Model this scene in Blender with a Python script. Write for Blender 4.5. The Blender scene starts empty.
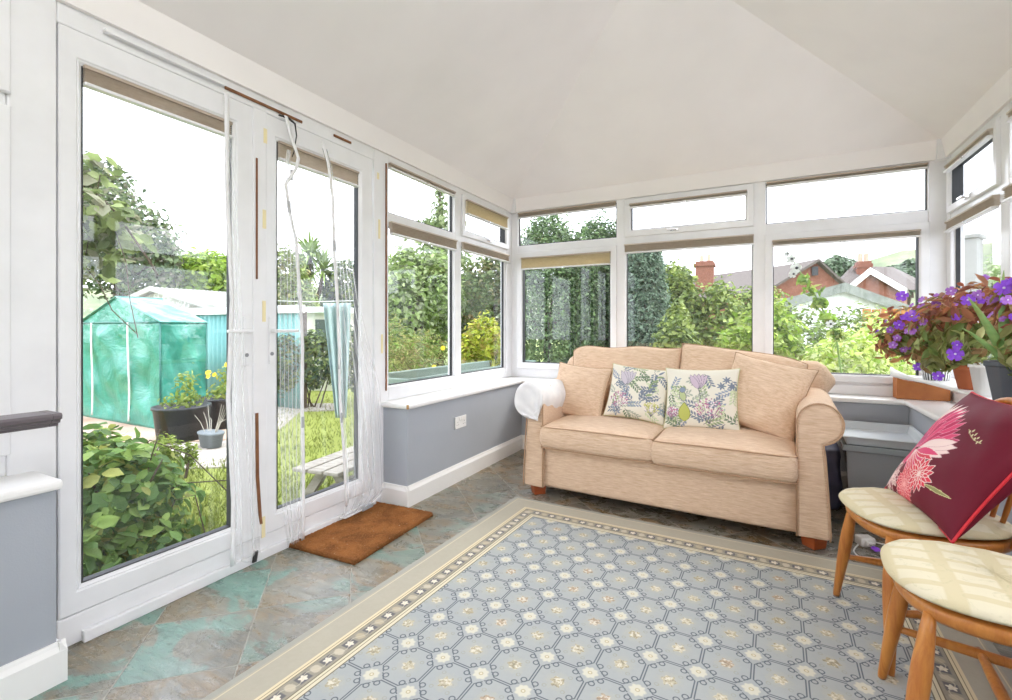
import bpy, bmesh, math, random
import numpy as np
from mathutils import Vector, Matrix, Quaternion

random.seed(11); rng = np.random.default_rng(11)
PI = math.pi
COL = bpy.context.scene.collection

# ------------------------------------------------------------------ colour / node helpers
def lin(h):
    if isinstance(h, str):
        h = h.lstrip('#'); c = [int(h[i:i+2], 16)/255 for i in (0, 2, 4)]
    else:
        c = [x/255 for x in h]
    return tuple((x/12.92 if x <= .04045 else ((x+.055)/1.055)**2.4) for x in c)

class X:
    """a shader-node value with arithmetic"""
    nt = None
    def __init__(s, k): s.k = k
    @staticmethod
    def m(op, *a, clamp=False):
        n = X.nt.nodes.new('ShaderNodeMath'); n.operation = op; n.use_clamp = clamp
        for i, v in enumerate(a):
            if isinstance(v, X): X.nt.links.new(v.k, n.inputs[i])
            else: n.inputs[i].default_value = float(v)
        return X(n.outputs[0])
    def __add__(s, o): return X.m('ADD', s, o)
    def __radd__(s, o): return X.m('ADD', o, s)
    def __sub__(s, o): return X.m('SUBTRACT', s, o)
    def __rsub__(s, o): return X.m('SUBTRACT', o, s)
    def __mul__(s, o): return X.m('MULTIPLY', s, o)
    def __rmul__(s, o): return X.m('MULTIPLY', o, s)
    def __truediv__(s, o): return X.m('DIVIDE', s, o)
    def abs(s): return X.m('ABSOLUTE', s)
    def frac(s): return X.m('FLOORED_MODULO', s, 1.0)
    def floor(s): return X.m('FLOOR', s)
    def cos(s): return X.m('COSINE', s)
def xmin(a, b): return X.m('MINIMUM', a, b)
def xmax(a, b): return X.m('MAXIMUM', a, b)
def xlen(a, b): return X.m('SQRT', a*a + b*b)
def step(d, w, soft=.0008):
    """1 where d < w"""
    return X.m('MULTIPLY_ADD', (d - w), -1/soft, .5, clamp=True)
def seg(px, py, ax, ay, bx, by):
    dx, dy = bx-ax, by-ay; L = dx*dx+dy*dy
    t = X.m('ADD', ((px-ax)*dx + (py-ay)*dy)/L, 0, clamp=True)
    return xlen(px-ax-t*dx, py-ay-t*dy)
def xmix(f, a, b):
    n = X.nt.nodes.new('ShaderNodeMix'); n.data_type = 'RGBA'
    def put(sock, v):
        if isinstance(v, X): X.nt.links.new(v.k, sock)
        elif isinstance(v, (int, float)): sock.default_value = v
        else: sock.default_value = (*v, 1)
    put(n.inputs[0], f); put(n.inputs[6], a); put(n.inputs[7], b)
    return X(n.outputs[2])
def xcoord(kind='Object'):
    n = X.nt.nodes.new('ShaderNodeTexCoord'); return X(n.outputs[kind])
def xsep(v):
    n = X.nt.nodes.new('ShaderNodeSeparateXYZ'); X.nt.links.new(v.k, n.inputs[0])
    return X(n.outputs[0]), X(n.outputs[1]), X(n.outputs[2])
def xcomb(a, b, c=0.0):
    n = X.nt.nodes.new('ShaderNodeCombineXYZ')
    for i, v in enumerate((a, b, c)):
        if isinstance(v, X): X.nt.links.new(v.k, n.inputs[i])
        else: n.inputs[i].default_value = v
    return X(n.outputs[0])
def xmap(v, sc=(1, 1, 1), rot=(0, 0, 0), loc=(0, 0, 0)):
    n = X.nt.nodes.new('ShaderNodeMapping'); X.nt.links.new(v.k, n.inputs[0])
    n.inputs['Scale'].default_value = sc; n.inputs['Rotation'].default_value = rot; n.inputs['Location'].default_value = loc
    return X(n.outputs[0])
def xnoise(v, scale, detail=3, rough=.55, dist=0, out=0):
    n = X.nt.nodes.new('ShaderNodeTexNoise'); X.nt.links.new(v.k, n.inputs['Vector'])
    n.inputs['Scale'].default_value = scale; n.inputs['Detail'].default_value = detail
    n.inputs['Roughness'].default_value = rough; n.inputs['Distortion'].default_value = dist
    return X(n.outputs[out])
def xwhite(v):
    n = X.nt.nodes.new('ShaderNodeTexWhiteNoise'); X.nt.links.new(v.k, n.inputs['Vector']); return X(n.outputs[0])
def xvor(v, scale, feature='F1', out=0):
    n = X.nt.nodes.new('ShaderNodeTexVoronoi'); n.feature = feature
    X.nt.links.new(v.k, n.inputs['Vector']); n.inputs['Scale'].default_value = scale
    return X(n.outputs[out])
def xramp(f, *stops):
    n = X.nt.nodes.new('ShaderNodeValToRGB'); X.nt.links.new(f.k, n.inputs[0])
    r = n.color_ramp
    while len(r.elements) < len(stops): r.elements.new(.5)
    for e, (p, c) in zip(r.elements, stops):
        e.position = p; e.color = (*(c if not isinstance(c, (int, float)) else (c, c, c)), 1)
    return X(n.outputs[0])
def xattr(name='Col'):
    n = X.nt.nodes.new('ShaderNodeAttribute'); n.attribute_name = name; return X(n.outputs[0])

MATS = {}
def mat(name, fn=None, col=None, rough=.5, spec=.5, metal=0, **kw):
    """a principled material; fn() may return dict(col, bump, strength, rough, dist)"""
    if name in MATS: return MATS[name]
    m = bpy.data.materials.new(name); m.use_nodes = True; nt = m.node_tree; X.nt = nt
    b = nt.nodes['Principled BSDF']
    b.inputs['Roughness'].default_value = rough; b.inputs['Specular IOR Level'].default_value = spec
    b.inputs['Metallic'].default_value = metal
    if col is not None: b.inputs['Base Color'].default_value = (*col, 1)
    for k, v in kw.items(): b.inputs[k.replace('_', ' ')].default_value = v
    if fn:
        r = fn()
        if 'col' in r: nt.links.new(r['col'].k, b.inputs['Base Color'])
        if 'rough' in r: nt.links.new(r['rough'].k, b.inputs['Roughness'])
        if 'bump' in r:
            n = nt.nodes.new('ShaderNodeBump'); n.inputs['Strength'].default_value = r.get('strength', .3)
            n.inputs['Distance'].default_value = r.get('dist', .004)
            nt.links.new(r['bump'].k, n.inputs['Height']); nt.links.new(n.outputs[0], b.inputs['Normal'])
    MATS[name] = m
    return m

def f_var(c1, c2, scale=8, bump=0, bs=60, sc=(1, 1, 1), detail=4, dist=.003):
    def f():
        v = xmap(xcoord(), sc)
        r = dict(col=xmix(xramp(xnoise(v, scale, detail), (.3, 0.), (.7, 1.)), c1, c2))
        if bump: r.update(bump=xnoise(v, bs, 3), strength=bump, dist=dist)
        return r
    return f

# ------------------------------------------------------------------ mesh helpers
def link(name, me, m=None, parent=None, smooth=False, bevel=0, loc=None, rot=None, seg_=2):
    o = bpy.data.objects.new(name, me); COL.objects.link(o)
    if m is not None: me.materials.append(m)
    if parent is not None: o.parent = parent
    if loc is not None: o.location = loc
    if rot is not None: o.rotation_euler = rot
    if smooth: me.polygons.foreach_set('use_smooth', [True]*len(me.polygons))
    if bevel:
        md = o.modifiers.new('bevel', 'BEVEL'); md.width = bevel; md.segments = seg_; md.limit_method = 'ANGLE'
        md.angle_limit = math.radians(40); md.harden_normals = False
    return o

class MB:
    def __init__(s): s.v = []; s.f = []; s.c = None
    def add(s, vs, fs):
        n = len(s.v); s.v += [tuple(p) for p in vs]; s.f += [tuple(i+n for i in f) for f in fs]; return s
    def box(s, x0, x1, y0, y1, z0, z1):
        return s.add([(x0,y0,z0),(x1,y0,z0),(x1,y1,z0),(x0,y1,z0),(x0,y0,z1),(x1,y0,z1),(x1,y1,z1),(x0,y1,z1)],
                     [(0,3,2,1),(4,5,6,7),(0,1,5,4),(1,2,6,5),(2,3,7,6),(3,0,4,7)])
    def ring(s, x0, x1, z0, z1, w, y0, y1, ch=.012):
        """mitred rectangular frame in the xz plane, room side at y0, inner edge chamfered"""
        wl, wr, wb, wt = w if isinstance(w, tuple) else (w, w, w, w)
        def loop(d, y): return [(x0+d,y,z0+d),(x1-d,y,z0+d),(x1-d,y,z1-d),(x0+d,y,z1-d)]
        def inn(c, y): return [(x0+wl-c,y,z0+wb-c),(x1-wr+c,y,z0+wb-c),(x1-wr+c,y,z1-wt+c),(x0+wl-c,y,z1-wt+c)]
        L = loop(0, y1)+loop(0, y0+.004)+loop(.004, y0)+inn(ch, y0)+inn(0, y0+ch)+inn(0, y1)
        fs = []
        for k in range(6):
            a, b = 4*k, 4*((k+1) % 6)
            for i in range(4):
                j = (i+1) % 4; fs.append((a+i, b+i, b+j, a+j))
        return s.add(L, fs)
    def tube(s, pts, r, n=8, caps=True, flat=1.0):
        pts = [Vector(p) for p in pts]; N = len(pts)
        rs = r if isinstance(r, (list, tuple)) else [r]*N
        base = len(s.v); up = None
        for i, p in enumerate(pts):
            t = (pts[min(i+1, N-1)] - pts[max(i-1, 0)]).normalized()
            if up is None:
                up = Vector((0, 0, 1)) if abs(t.z) < .9 else Vector((1, 0, 0))
            sd = t.cross(up)
            if sd.length < 1e-5: sd = t.cross(Vector((0, 1, 0)))
            sd.normalize(); up = sd.cross(t).normalized()
            for k in range(n):
                a = 2*PI*k/n; q = p + sd*math.cos(a)*rs[i] + up*math.sin(a)*rs[i]*flat
                s.v.append(tuple(q))
        for i in range(N-1):
            for k in range(n):
                a = base+i*n+k; b = base+i*n+(k+1) % n; s.f.append((a, b, b+n, a+n))
        if caps:
            s.f.append(tuple(base+k for k in reversed(range(n)))); s.f.append(tuple(base+(N-1)*n+k for k in range(n)))
        return s
    def lathe(s, prof, c=(0, 0, 0), n=24, sx=1, sy=1, wob=None):
        base = len(s.v); N = len(prof)
        for (r, z) in prof:
            for k in range(n):
                a = 2*PI*k/n; rr = r*(wob(a) if wob else 1)
                s.v.append((c[0]+rr*sx*math.cos(a), c[1]+rr*sy*math.sin(a), c[2]+z))
        for i in range(N-1):
            for k in range(n):
                a = base+i*n+k; b = base+i*n+(k+1) % n; s.f.append((a, b, b+n, a+n))
        s.f.append(tuple(base+k for k in reversed(range(n)))); s.f.append(tuple(base+(N-1)*n+k for k in range(n)))
        return s
    def prism(s, prof, y0, y1, axis='y'):
        """closed profile [(a,b)..] extruded; axis y: a=x,b=z ; axis x: a=y,b=z ; axis z: a=x,b=y"""
        n = len(prof); g = {'y': lambda a, b, t: (a, t, b), 'x': lambda a, b, t: (t, a, b), 'z': lambda a, b, t: (a, b, t)}[axis]
        vs = [g(a, b, y0) for a, b in prof]+[g(a, b, y1) for a, b in prof]
        fs = [tuple(range(n)), tuple(reversed(range(n, 2*n)))]+[(i, i+n, (i+1) % n+n, (i+1) % n) for i in range(n)]
        return s.add(vs, fs)
    def ball(s, c, r, n=8, m=6, sc=(1, 1, 1)):
        prof = [(max(1e-4, math.sin(PI*i/m))*r, -math.cos(PI*i/m)*r) for i in range(m+1)]
        base = len(s.v); s.lathe([(a, b) for a, b in prof], (0, 0, 0), n)
        for i in range(base, len(s.v)):
            x, y, z = s.v[i]; s.v[i] = (c[0]+x*sc[0], c[1]+y*sc[1], c[2]+z*sc[2])
        return s
    def build(s, name, m, parent=None, smooth=False, bevel=0, loc=None, rot=None, fix=True):
        me = bpy.data.meshes.new(name); me.from_pydata(s.v, [], s.f)
        if fix:
            bm = bmesh.new(); bm.from_mesh(me); bmesh.ops.recalc_face_normals(bm, faces=bm.faces); bm.to_mesh(me); bm.free()
        me.update()
        return link(name, me, m, parent, smooth, bevel, loc, rot)

def tag(o, label=None, cat=None, group=None, kind=None):
    if label: o['label'] = label
    if cat: o['category'] = cat
    if group: o['group'] = group
    if kind: o['kind'] = kind
    return o
def thing(name, label, cat, loc=(0, 0, 0), rz=0, group=None):
    o = bpy.data.objects.new(name, None); COL.objects.link(o); o.empty_display_size = .1
    o.location = loc; o.rotation_euler = (0, 0, rz)
    return tag(o, label, cat, group)
def struct(o, label=None): return tag(o, label, None, None, 'structure')

def grid_mesh(name, P, m, parent=None, colr=None, smooth=True, solid=0, loc=None, rot=None, closed=False):
    """P: (nu,nv,3) array -> grid surface, optional per-vertex colours (nu,nv,3)"""
    nu, nv = P.shape[:2]
    idx = np.arange(nu*nv).reshape(nu, nv)
    q = np.stack([idx[:-1, :-1], idx[1:, :-1], idx[1:, 1:], idx[:-1, 1:]], -1).reshape(-1, 4)
    if closed:
        q2 = np.stack([idx[-1, :-1], idx[0, :-1], idx[0, 1:], idx[-1, 1:]], -1); q = np.concatenate([q, q2])
    me = raw_mesh(name, P.reshape(-1, 3), q, None if colr is None else colr.reshape(-1, 3))
    o = link(name, me, m, parent, smooth, 0, loc, rot)
    if solid:
        md = o.modifiers.new('solid', 'SOLIDIFY'); md.thickness = solid; md.offset = 0
    return o
def raw_mesh(name, V, Q, C=None):
    V = np.asarray(V, np.float32); Q = np.asarray(Q, np.int32); k = Q.shape[1]
    me = bpy.data.meshes.new(name); me.vertices.add(len(V)); me.vertices.foreach_set('co', V.ravel())
    me.loops.add(Q.size); me.loops.foreach_set('vertex_index', Q.ravel())
    me.polygons.add(len(Q)); me.polygons.foreach_set('loop_start', np.arange(0, Q.size, k, dtype=np.int32))
    me.update(calc_edges=True)
    if C is not None:
        a = me.color_attributes.new('Col', 'FLOAT_COLOR', 'POINT')
        a.data.foreach_set('color', np.concatenate([C, np.ones((len(C), 1))], 1).astype(np.float32).ravel())
    me.validate(); return me

def softbox(sx, sy, sz, r, crown=0, n=14, wr=0, seed=0, c=(0, 0, 0), side=0):
    """rounded soft box centred at c with full sizes"""
    bm = bmesh.new(); bmesh.ops.create_cube(bm, size=2)
    bmesh.ops.subdivide_edges(bm, edges=bm.edges, cuts=n, use_grid_fill=True)
    h = Vector((sx/2, sy/2, sz/2)); rr = random.Random(seed); ph = [rr.uniform(0, 6) for _ in range(9)]
    for v in bm.verts:
        p = v.co.copy()
        q = Vector((math.copysign(abs(p.x)**.8, p.x)*h.x, math.copysign(abs(p.y)**.8, p.y)*h.y, math.copysign(abs(p.z)**.8, p.z)*h.z))
        inner = Vector([max(-(h[i]-r), min(h[i]-r, q[i])) for i in range(3)])
        d = q-inner
        if d.length > 1e-6:
            # keep flat sides flat
            d = d.normalized()*r
        q = inner+d
        g = (1-min(1, abs(q.x)/h.x)**3)*(1-min(1, abs(q.y)/h.y)**3)
        q.z += (crown if q.z > 0 else -crown*.25)*g*(abs(q.z)/h.z)
        gz = 1-min(1, abs(q.z)/h.z)**2
        q.y += math.copysign(side, q.y)*gz*(abs(p.y) > .9); q.x += math.copysign(side, q.x)*gz*(abs(p.x) > .9)
        if wr:
            q += Vector((math.sin(q.z*23+ph[0]+q.y*9), math.sin(q.x*17+ph[1]+q.z*11), math.sin(q.x*13+ph[2]+q.y*15)+.5*math.sin(q.x*31+ph[3])))*wr
        v.co = q+Vector(c)
    return bm
def bm_obj(name, bm, m, parent=None, smooth=True, loc=None, rot=None):
    me = bpy.data.meshes.new(name); bm.to_mesh(me); bm.free()
    return link(name, me, m, parent, smooth, 0, loc, rot)

def at(u, v, d):
    """point seen at bearing u / elevation v of the viewer standing at the origin, d metres ahead"""
    r = (u-506)/480; up = (328-v)/480
    return Vector(((.886*r-.4638)*d, (.4638*r+.886)*d, 1.10+up*d))

# ------------------------------------------------------------------ painting small cloth patterns
class Paint:
    def __init__(s, n, bg):
        s.n = n; g = (np.arange(n)+.5)/n; s.U, s.V = np.meshgrid(g, g, indexing='ij')
        s.c = np.ones((n, n, 3))*np.array(bg)
    def put(s, mask, col, a=1.):
        m = (mask*a)[..., None]; s.c = s.c*(1-m)+np.array(col)*m
    def petal(s, x, y, ang, L, W, col, edge=None, ew=.006, sharp=1.0):
        dx = s.U-x; dy = s.V-y; ca, sa = math.cos(ang), math.sin(ang)
        t = (dx*ca+dy*sa)/L; w = np.abs(-dx*sa+dy*ca)
        prof = W*np.clip(np.sin(PI*np.clip(t, 0, 1)**(1.25 if sharp > 1 else .8)), 0, 1)**(1/sharp if sharp > 1 else .8)
        inside = (t > 0) & (t < 1)
        if edge is not None: s.put((inside & (w < prof)).astype(float), edge); s.put((inside & (w < prof-ew)).astype(float), col)
        else: s.put((inside & (w < prof)).astype(float), col)
    def line(s, x0, y0, x1, y1, w, col, bend=0):
        L = math.hypot(x1-x0, y1-y0); ca, sa = (x1-x0)/L, (y1-y0)/L
        dx = s.U-x0; dy = s.V-y0; t = (dx*ca+dy*sa)/L; q = (-dx*sa+dy*ca)-bend*4*t*(1-t)
        s.put(((t > 0) & (t < 1) & (np.abs(q) < w)).astype(float), col)
    def dot(s, x, y, r, col, edge=None):
        d = np.hypot(s.U-x, s.V-y)
        if edge is not None: s.put((d < r).astype(float), edge); r -= .006
        s.put((d < r).astype(float), col)

def pillow(name, w, h, t, m, parent, colr=None, n=48, seed=0, ear=.06, sag=0, colb=None):
    """knife-edge scatter cushion: two grids (front +y... built in xz, thickness along y), local origin at its centre"""
    g = np.linspace(-1, 1, n); U, V = np.meshgrid(g, g, indexing='ij')
    R = random.Random(seed); ph = [R.uniform(0, 6.28) for _ in range(6)]
    bul = np.clip((1-U**2)*(1-V**2), 0, 1)**.42
    inx = 1-ear*(1-np.abs(V)**2.4)*np.abs(U)**3; inz = 1-ear*(1-np.abs(U)**2.4)*np.abs(V)**3
    X_ = U*w/2*inx; Z_ = V*h/2*inz
    wr = (np.sin(U*5+V*3+ph[0])+.7*np.sin(V*7-U*2+ph[1])+.4*np.sin(U*11+ph[2]+V*6))*.004*np.clip((1-np.abs(U*V))*1.3, 0, 1)*np.clip(bul*2, 0, 1)
    Z_ = Z_-sag*(1-U**2)*np.clip(V, 0, 1)
    obs = []
    V3 = []; Q = []; C = []
    for sgn in (-1, 1):
        Y_ = sgn*(bul*t/2+wr*bul)
        P = np.stack([X_, Y_, Z_], -1).reshape(-1, 3)
        idx = np.arange(n*n).reshape(n, n)+len(V3)*n*n
        q = np.stack([idx[:-1, :-1], idx[1:, :-1], idx[1:, 1:], idx[:-1, 1:]], -1).reshape(-1, 4)
        if sgn > 0: q = q[:, ::-1]
        V3.append(P); Q.append(q)
        if colr is not None: C.append((colr if sgn < 0 or colb is None else colb).reshape(-1, 3))
    me = raw_mesh(name, np.concatenate(V3), np.concatenate(Q), np.concatenate(C) if C else None)
    bm = bmesh.new(); bm.from_mesh(me); bmesh.ops.remove_doubles(bm, verts=bm.verts, dist=1e-5); bm.to_mesh(me); bm.free()
    o = link(name, me, m, parent, True)
    edge = []
    for arr in ((X_[:, 0], Z_[:, 0]), (X_[-1, :], Z_[-1, :]), (X_[::-1, -1], Z_[::-1, -1]), (X_[0, ::-1], Z_[0, ::-1])):
        edge += [(float(a), 0.0, float(b)) for a, b in zip(*arr)][:-1:2]
    edge.append(edge[0])
    return o, edge

# ------------------------------------------------------------------ foliage
def leaves(name, centers, n, size, cols, parent, m, aspect=.5, up=.35, shell=.55, seed=0, droop=0, fold=.25, smooth=False):
    """centers: [(cx,cy,cz,rx,ry,rz),...] in the parent's space; cols: list of linear colours"""
    g = np.random.default_rng(seed); B = np.array(centers, float)
    vol = (B[:, 3]*B[:, 4]*B[:, 5])**(2/3); k = g.choice(len(B), n, p=vol/vol.sum())
    d = g.normal(size=(n, 3)); d /= np.linalg.norm(d, axis=1)[:, None]
    r = shell+(1-shell)*g.random(n)**.6; r *= 1+.16*g.normal(size=n)*.6
    P = B[k, :3]+d*B[k, 3:]*r[:, None]
    nrm = d+g.normal(size=(n, 3))*.6+np.array([0, 0, up]); nrm /= np.linalg.norm(nrm, axis=1)[:, None]
    a = g.normal(size=(n, 3)); a[:, 2] -= droop; a -= nrm*(a*nrm).sum(1)[:, None]; a /= np.linalg.norm(a, axis=1)[:, None]
    b = np.cross(nrm, a)
    s = size*(.6+.8*g.random(n))
    L = a*s[:, None]; W = b*(s*aspect*.5)[:, None]; F = nrm*(s*fold*.5)[:, None]
    # 6-vertex leaf: base, left, right, tip with a folded midrib
    V = np.stack([P-L*.5, P-L*.1-W+F*.6, P+L*.25-W*.8+F*.5, P+L*.5-nrm*(s*.08)[:, None], P+L*.25+W*.8+F*.5, P-L*.1+W+F*.6], 1)
    i = np.arange(n)[:, None]*6
    Q = np.concatenate([i+np.array([0, 1, 2, 3]), i+np.array([0, 3, 4, 5])], 1).reshape(-1, 4)
    cc = np.array(cols)[g.integers(0, len(cols), n)]*(.75+.5*g.random((n, 1)))
    me = raw_mesh(name, V.reshape(-1, 3), Q, np.repeat(cc, 6, 0))
    return link(name, me, m, parent, smooth)

def leafmat(name, trans=.35, rough=.55):
    if name in MATS: return MATS[name]
    m = bpy.data.materials.new(name); m.use_nodes = True; nt = m.node_tree; X.nt = nt
    b = nt.nodes['Principled BSDF']; out = nt.nodes['Material Output']
    c = xattr(); nz = xnoise(xcoord(), 30, 2)
    cc = xmix(X.m('MULTIPLY', nz, .35), c, tuple(lin('#1c2a10')))
    nt.links.new(cc.k, b.inputs['Base Color']); b.inputs['Roughness'].default_value = rough
    b.inputs['Specular IOR Level'].default_value = .3
    t = nt.nodes.new('ShaderNodeBsdfTranslucent'); nt.links.new(cc.k, t.inputs[0])
    mx = nt.nodes.new('ShaderNodeMixShader'); mx.inputs[0].default_value = trans
    nt.links.new(b.outputs[0], mx.inputs[1]); nt.links.new(t.outputs[0], mx.inputs[2]); nt.links.new(mx.outputs[0], out.inputs[0])
    MATS[name] = m; return m

def clearmat(name, tint=(1, 1, 1), refl=1.0, rough=.0, base=None, basef=0.0, ior=1.5):
    """thin clear sheet: see-through with a Fresnel reflection, optional milky part"""
    if name in MATS: return MATS[name]
    m = bpy.data.materials.new(name); m.use_nodes = True; nt = m.node_tree
    for n in list(nt.nodes):
        if n.type != 'OUTPUT_MATERIAL': nt.nodes.remove(n)
    out = nt.nodes['Material Output']
    t = nt.nodes.new('ShaderNodeBsdfTransparent'); t.inputs[0].default_value = (*tint, 1)
    last = t.outputs[0]
    if base is not None:
        d = nt.nodes.new('ShaderNodeBsdfPrincipled'); d.inputs['Base Color'].default_value = (*base, 1); d.inputs['Roughness'].default_value = .5
        mx = nt.nodes.new('ShaderNodeMixShader'); mx.inputs[0].default_value = basef
        nt.links.new(last, mx.inputs[1]); nt.links.new(d.outputs[0], mx.inputs[2]); last = mx.outputs[0]
    if refl:
        g = nt.nodes.new('ShaderNodeBsdfGlossy'); g.inputs['Roughness'].default_value = rough
        lw = nt.nodes.new('ShaderNodeLayerWeight'); lw.inputs[0].default_value = .5
        pw = nt.nodes.new('ShaderNodeMath'); pw.operation = 'POWER'; pw.inputs[1].default_value = 4.5; nt.links.new(lw.outputs['Facing'], pw.inputs[0])
        ml = nt.nodes.new('ShaderNodeMath'); ml.operation = 'MULTIPLY_ADD'; ml.inputs[1].default_value = .85*refl; ml.inputs[2].default_value = .04*refl; nt.links.new(pw.outputs[0], ml.inputs[0])
        mx = nt.nodes.new('ShaderNodeMixShader'); nt.links.new(ml.outputs[0], mx.inputs[0])
        nt.links.new(last, mx.inputs[1]); nt.links.new(g.outputs[0], mx.inputs[2]); last = mx.outputs[0]
    nt.links.new(last, out.inputs[0]); MATS[name] = m; return m

FILL_POWER = 7
# ------------------------------------------------------------------ materials of the room
WHITE = mat('upvc_white', lambda: dict(col=xmix(xramp(xnoise(xcoord(), 6, 4), (.35, 0.), (.75, 1.)), lin('#e9e9ea'), lin('#e1e1e2')),
            bump=xnoise(xcoord(), 40, 2), strength=.03), rough=.28)
PAINT = mat('white_gloss_paint', col=lin('#eeedea'), rough=.3)
GREYWALL = mat('blue_grey_wall', f_var(lin('#a3a8af'), lin('#a8adb4'), 3, .12, 220), rough=.75)
PLASTER = mat('ceiling_plaster', f_var(lin('#f4f0ee'), lin('#eeeae8'), 2, .06, 90), rough=.9)
GASKET = mat('black_gasket', col=lin('#2b2c2e'), rough=.6)
SPACER = mat('grey_spacer', col=lin('#8a8d90'), rough=.4)
GLASS = clearmat('window_glass', (.985, .995, .99))
CHROME = mat('chrome', col=(.8, .8, .82), rough=.2, metal=1)
BLTAN = mat('blind_tan', f_var(lin('#dfd6ca'), lin('#d2c6b8'), 30, .2, 200, (1, 1, 6)), rough=.8)
BLCREAM = mat('blind_cream', f_var(lin('#efe6d0'), lin('#e2d7bd'), 30, .2, 200, (1, 1, 6)), rough=.8)
def translucent(m, f):
    nt = m.node_tree; bs = nt.nodes['Principled BSDF']; out = nt.nodes['Material Output']; tl = nt.nodes.new('ShaderNodeBsdfTranslucent')
    if bs.inputs['Base Color'].links: nt.links.new(bs.inputs['Base Color'].links[0].from_socket, tl.inputs[0])
    else: tl.inputs[0].default_value = bs.inputs['Base Color'].default_value
    mx = nt.nodes.new('ShaderNodeMixShader'); mx.inputs[0].default_value = f
    nt.links.new(bs.outputs[0], mx.inputs[1]); nt.links.new(tl.outputs[0], mx.inputs[2]); nt.links.new(mx.outputs[0], out.inputs[0]); return m
translucent(BLTAN, .3); translucent(BLCREAM, .5)
BROWNTAPE = mat('brown_tape', f_var(lin('#8a5b38'), lin('#6c4427'), 20), rough=.7)
YGLUE = mat('old_glue', col=lin('#e9dcae'), rough=.8)

# slate tiles laid on the diagonal
def slate():
    px, py, pz = xsep(xcoord())
    wob = (xnoise(xcoord(), 25, 2)-.5)*.006
    p = (px+py+.03+wob)/.489; q = (py-px-2.485+wob)/.4675
    e = xmin(X.m('MINIMUM', p.frac(), 1-p.frac())*.346, X.m('MINIMUM', q.frac(), 1-q.frac())*.331)
    grout = step(e, .0026, .0025)
    cell = xcomb(p.floor(), q.floor(), 3.0)
    r1 = xwhite(cell); r2 = xwhite(xcomb(q.floor(), p.floor(), 9.0))
    off = xcomb(px+r1*7, py*1.15+r2*5, r1*3)
    n1 = xnoise(off, 2.0, 6, .62, .8); n2 = xnoise(xmap(off, (1, 1.6, 1), rot=(0, 0, .7), loc=(4, 2, 1)), 2.3, 6, .6, 1.0); n3 = xnoise(off, 9, 6, .72, .6)
    base = xramp(n1, (.30, lin('#4c4942')), (.45, lin('#736b5c')), (.58, lin('#857e70')), (.75, lin('#62625b')))
    rust = xramp(n2, (.52, 0.), (.56, 1.), (.62, .3), (.70, 0.))
    c = xmix(rust*.7, base, lin("#8a6a3c"))
    # the tiles beside the doors turn grey-green, with more teal patches
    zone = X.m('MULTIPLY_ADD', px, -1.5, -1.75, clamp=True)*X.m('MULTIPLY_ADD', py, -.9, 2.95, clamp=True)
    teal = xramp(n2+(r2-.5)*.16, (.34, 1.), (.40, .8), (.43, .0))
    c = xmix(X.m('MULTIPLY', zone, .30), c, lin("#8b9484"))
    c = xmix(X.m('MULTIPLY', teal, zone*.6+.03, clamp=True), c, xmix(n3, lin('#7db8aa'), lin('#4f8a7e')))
    c = xmix(xramp(n3, (.22, .5), (.46, 0.)), c, lin('#3b3b35'))
    c = xmix(grout*.85, c, lin('#a8a296'))
    n4 = xnoise(xmap(off, (1.0, 3.2, 1), rot=(0, 0, .5)), 9, 7, .7, 1.2)
    c = xmix(xramp(n4, (.36, .35), (.5, 0.)), c, lin('#4a4840')); c = xmix(xramp(n4, (.55, 0.), (.70, .35)), c, lin('#b5ad9a'))
    h = n1*.6+n2*.5+n3*.3+n4*.5-grout*.4
    return dict(col=c, bump=h, strength=.5, dist=.014, rough=xramp(n3, (.3, .20), (.7, .38)))
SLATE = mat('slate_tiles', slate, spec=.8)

# ------------------------------------------------------------------ room shell
XL, YB, XR, YN = -2.10, 4.13, 1.10, -1.45
ZC = 2.22
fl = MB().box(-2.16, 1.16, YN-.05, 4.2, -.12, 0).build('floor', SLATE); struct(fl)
# hipped ceiling over a shallow fascia
zc, zr, t = 2.33, 3.10, 1.52
x0, x1, y0, y1 = -2.06, 1.06, YN, 4.09
xm = (x0+x1)/2
cm = MB()
cm.add([(x0, y0, zc), (x1, y0, zc), (x1, y1, zc), (x0, y1, zc), (xm, y1-t, zr), (xm, y0, zr),
        (x0, y0, zc+.15), (x1, y0, zc+.15), (x1, y1, zc+.15), (x0, y1, zc+.15), (xm, y1-t, zr+.15), (xm, y0, zr+.15)],
       [(0, 3, 4, 5), (3, 2, 4), (2, 1, 5, 4), (6, 11, 10, 9), (9, 10, 8), (8, 10, 11, 7), (0, 6, 9, 3), (3, 9, 8, 2), (2, 8, 7, 1), (0, 5, 11, 6), (5, 1, 7, 11)])
struct(cm.build('ceiling', PLASTER))
def fascia(nm, pts):
    """slanted white band round the wall head: vertical-ish board"""
    return struct(MB().prism([(0, ZC-.01), (.016, ZC-.01), (.04, 2.335), (-.06, 2.345), (-.06, ZC-.01)], pts[0], pts[1], 'y').build(nm, PLASTER, loc=pts[2], rot=(0, 0, pts[3])))
fascia('trim_1', (YN, 4.17, (XL+.0, 0, 0), 0))
fascia('trim_2', (-4.17, -YN, (XR, 0, 0), PI))
fascia('trim_3', (-2.14, 1.14, (0, YB, 0), -PI/2))
for i, x in enumerate((XL+.03, XR-.03)):   # little boxed corner at the hip feet
    struct(MB().box(x-.03, x+.03, YB-.045, YB+.01, 2.20, 2.36).build('trim_%d' % (4+i), WHITE, bevel=.004))

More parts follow.
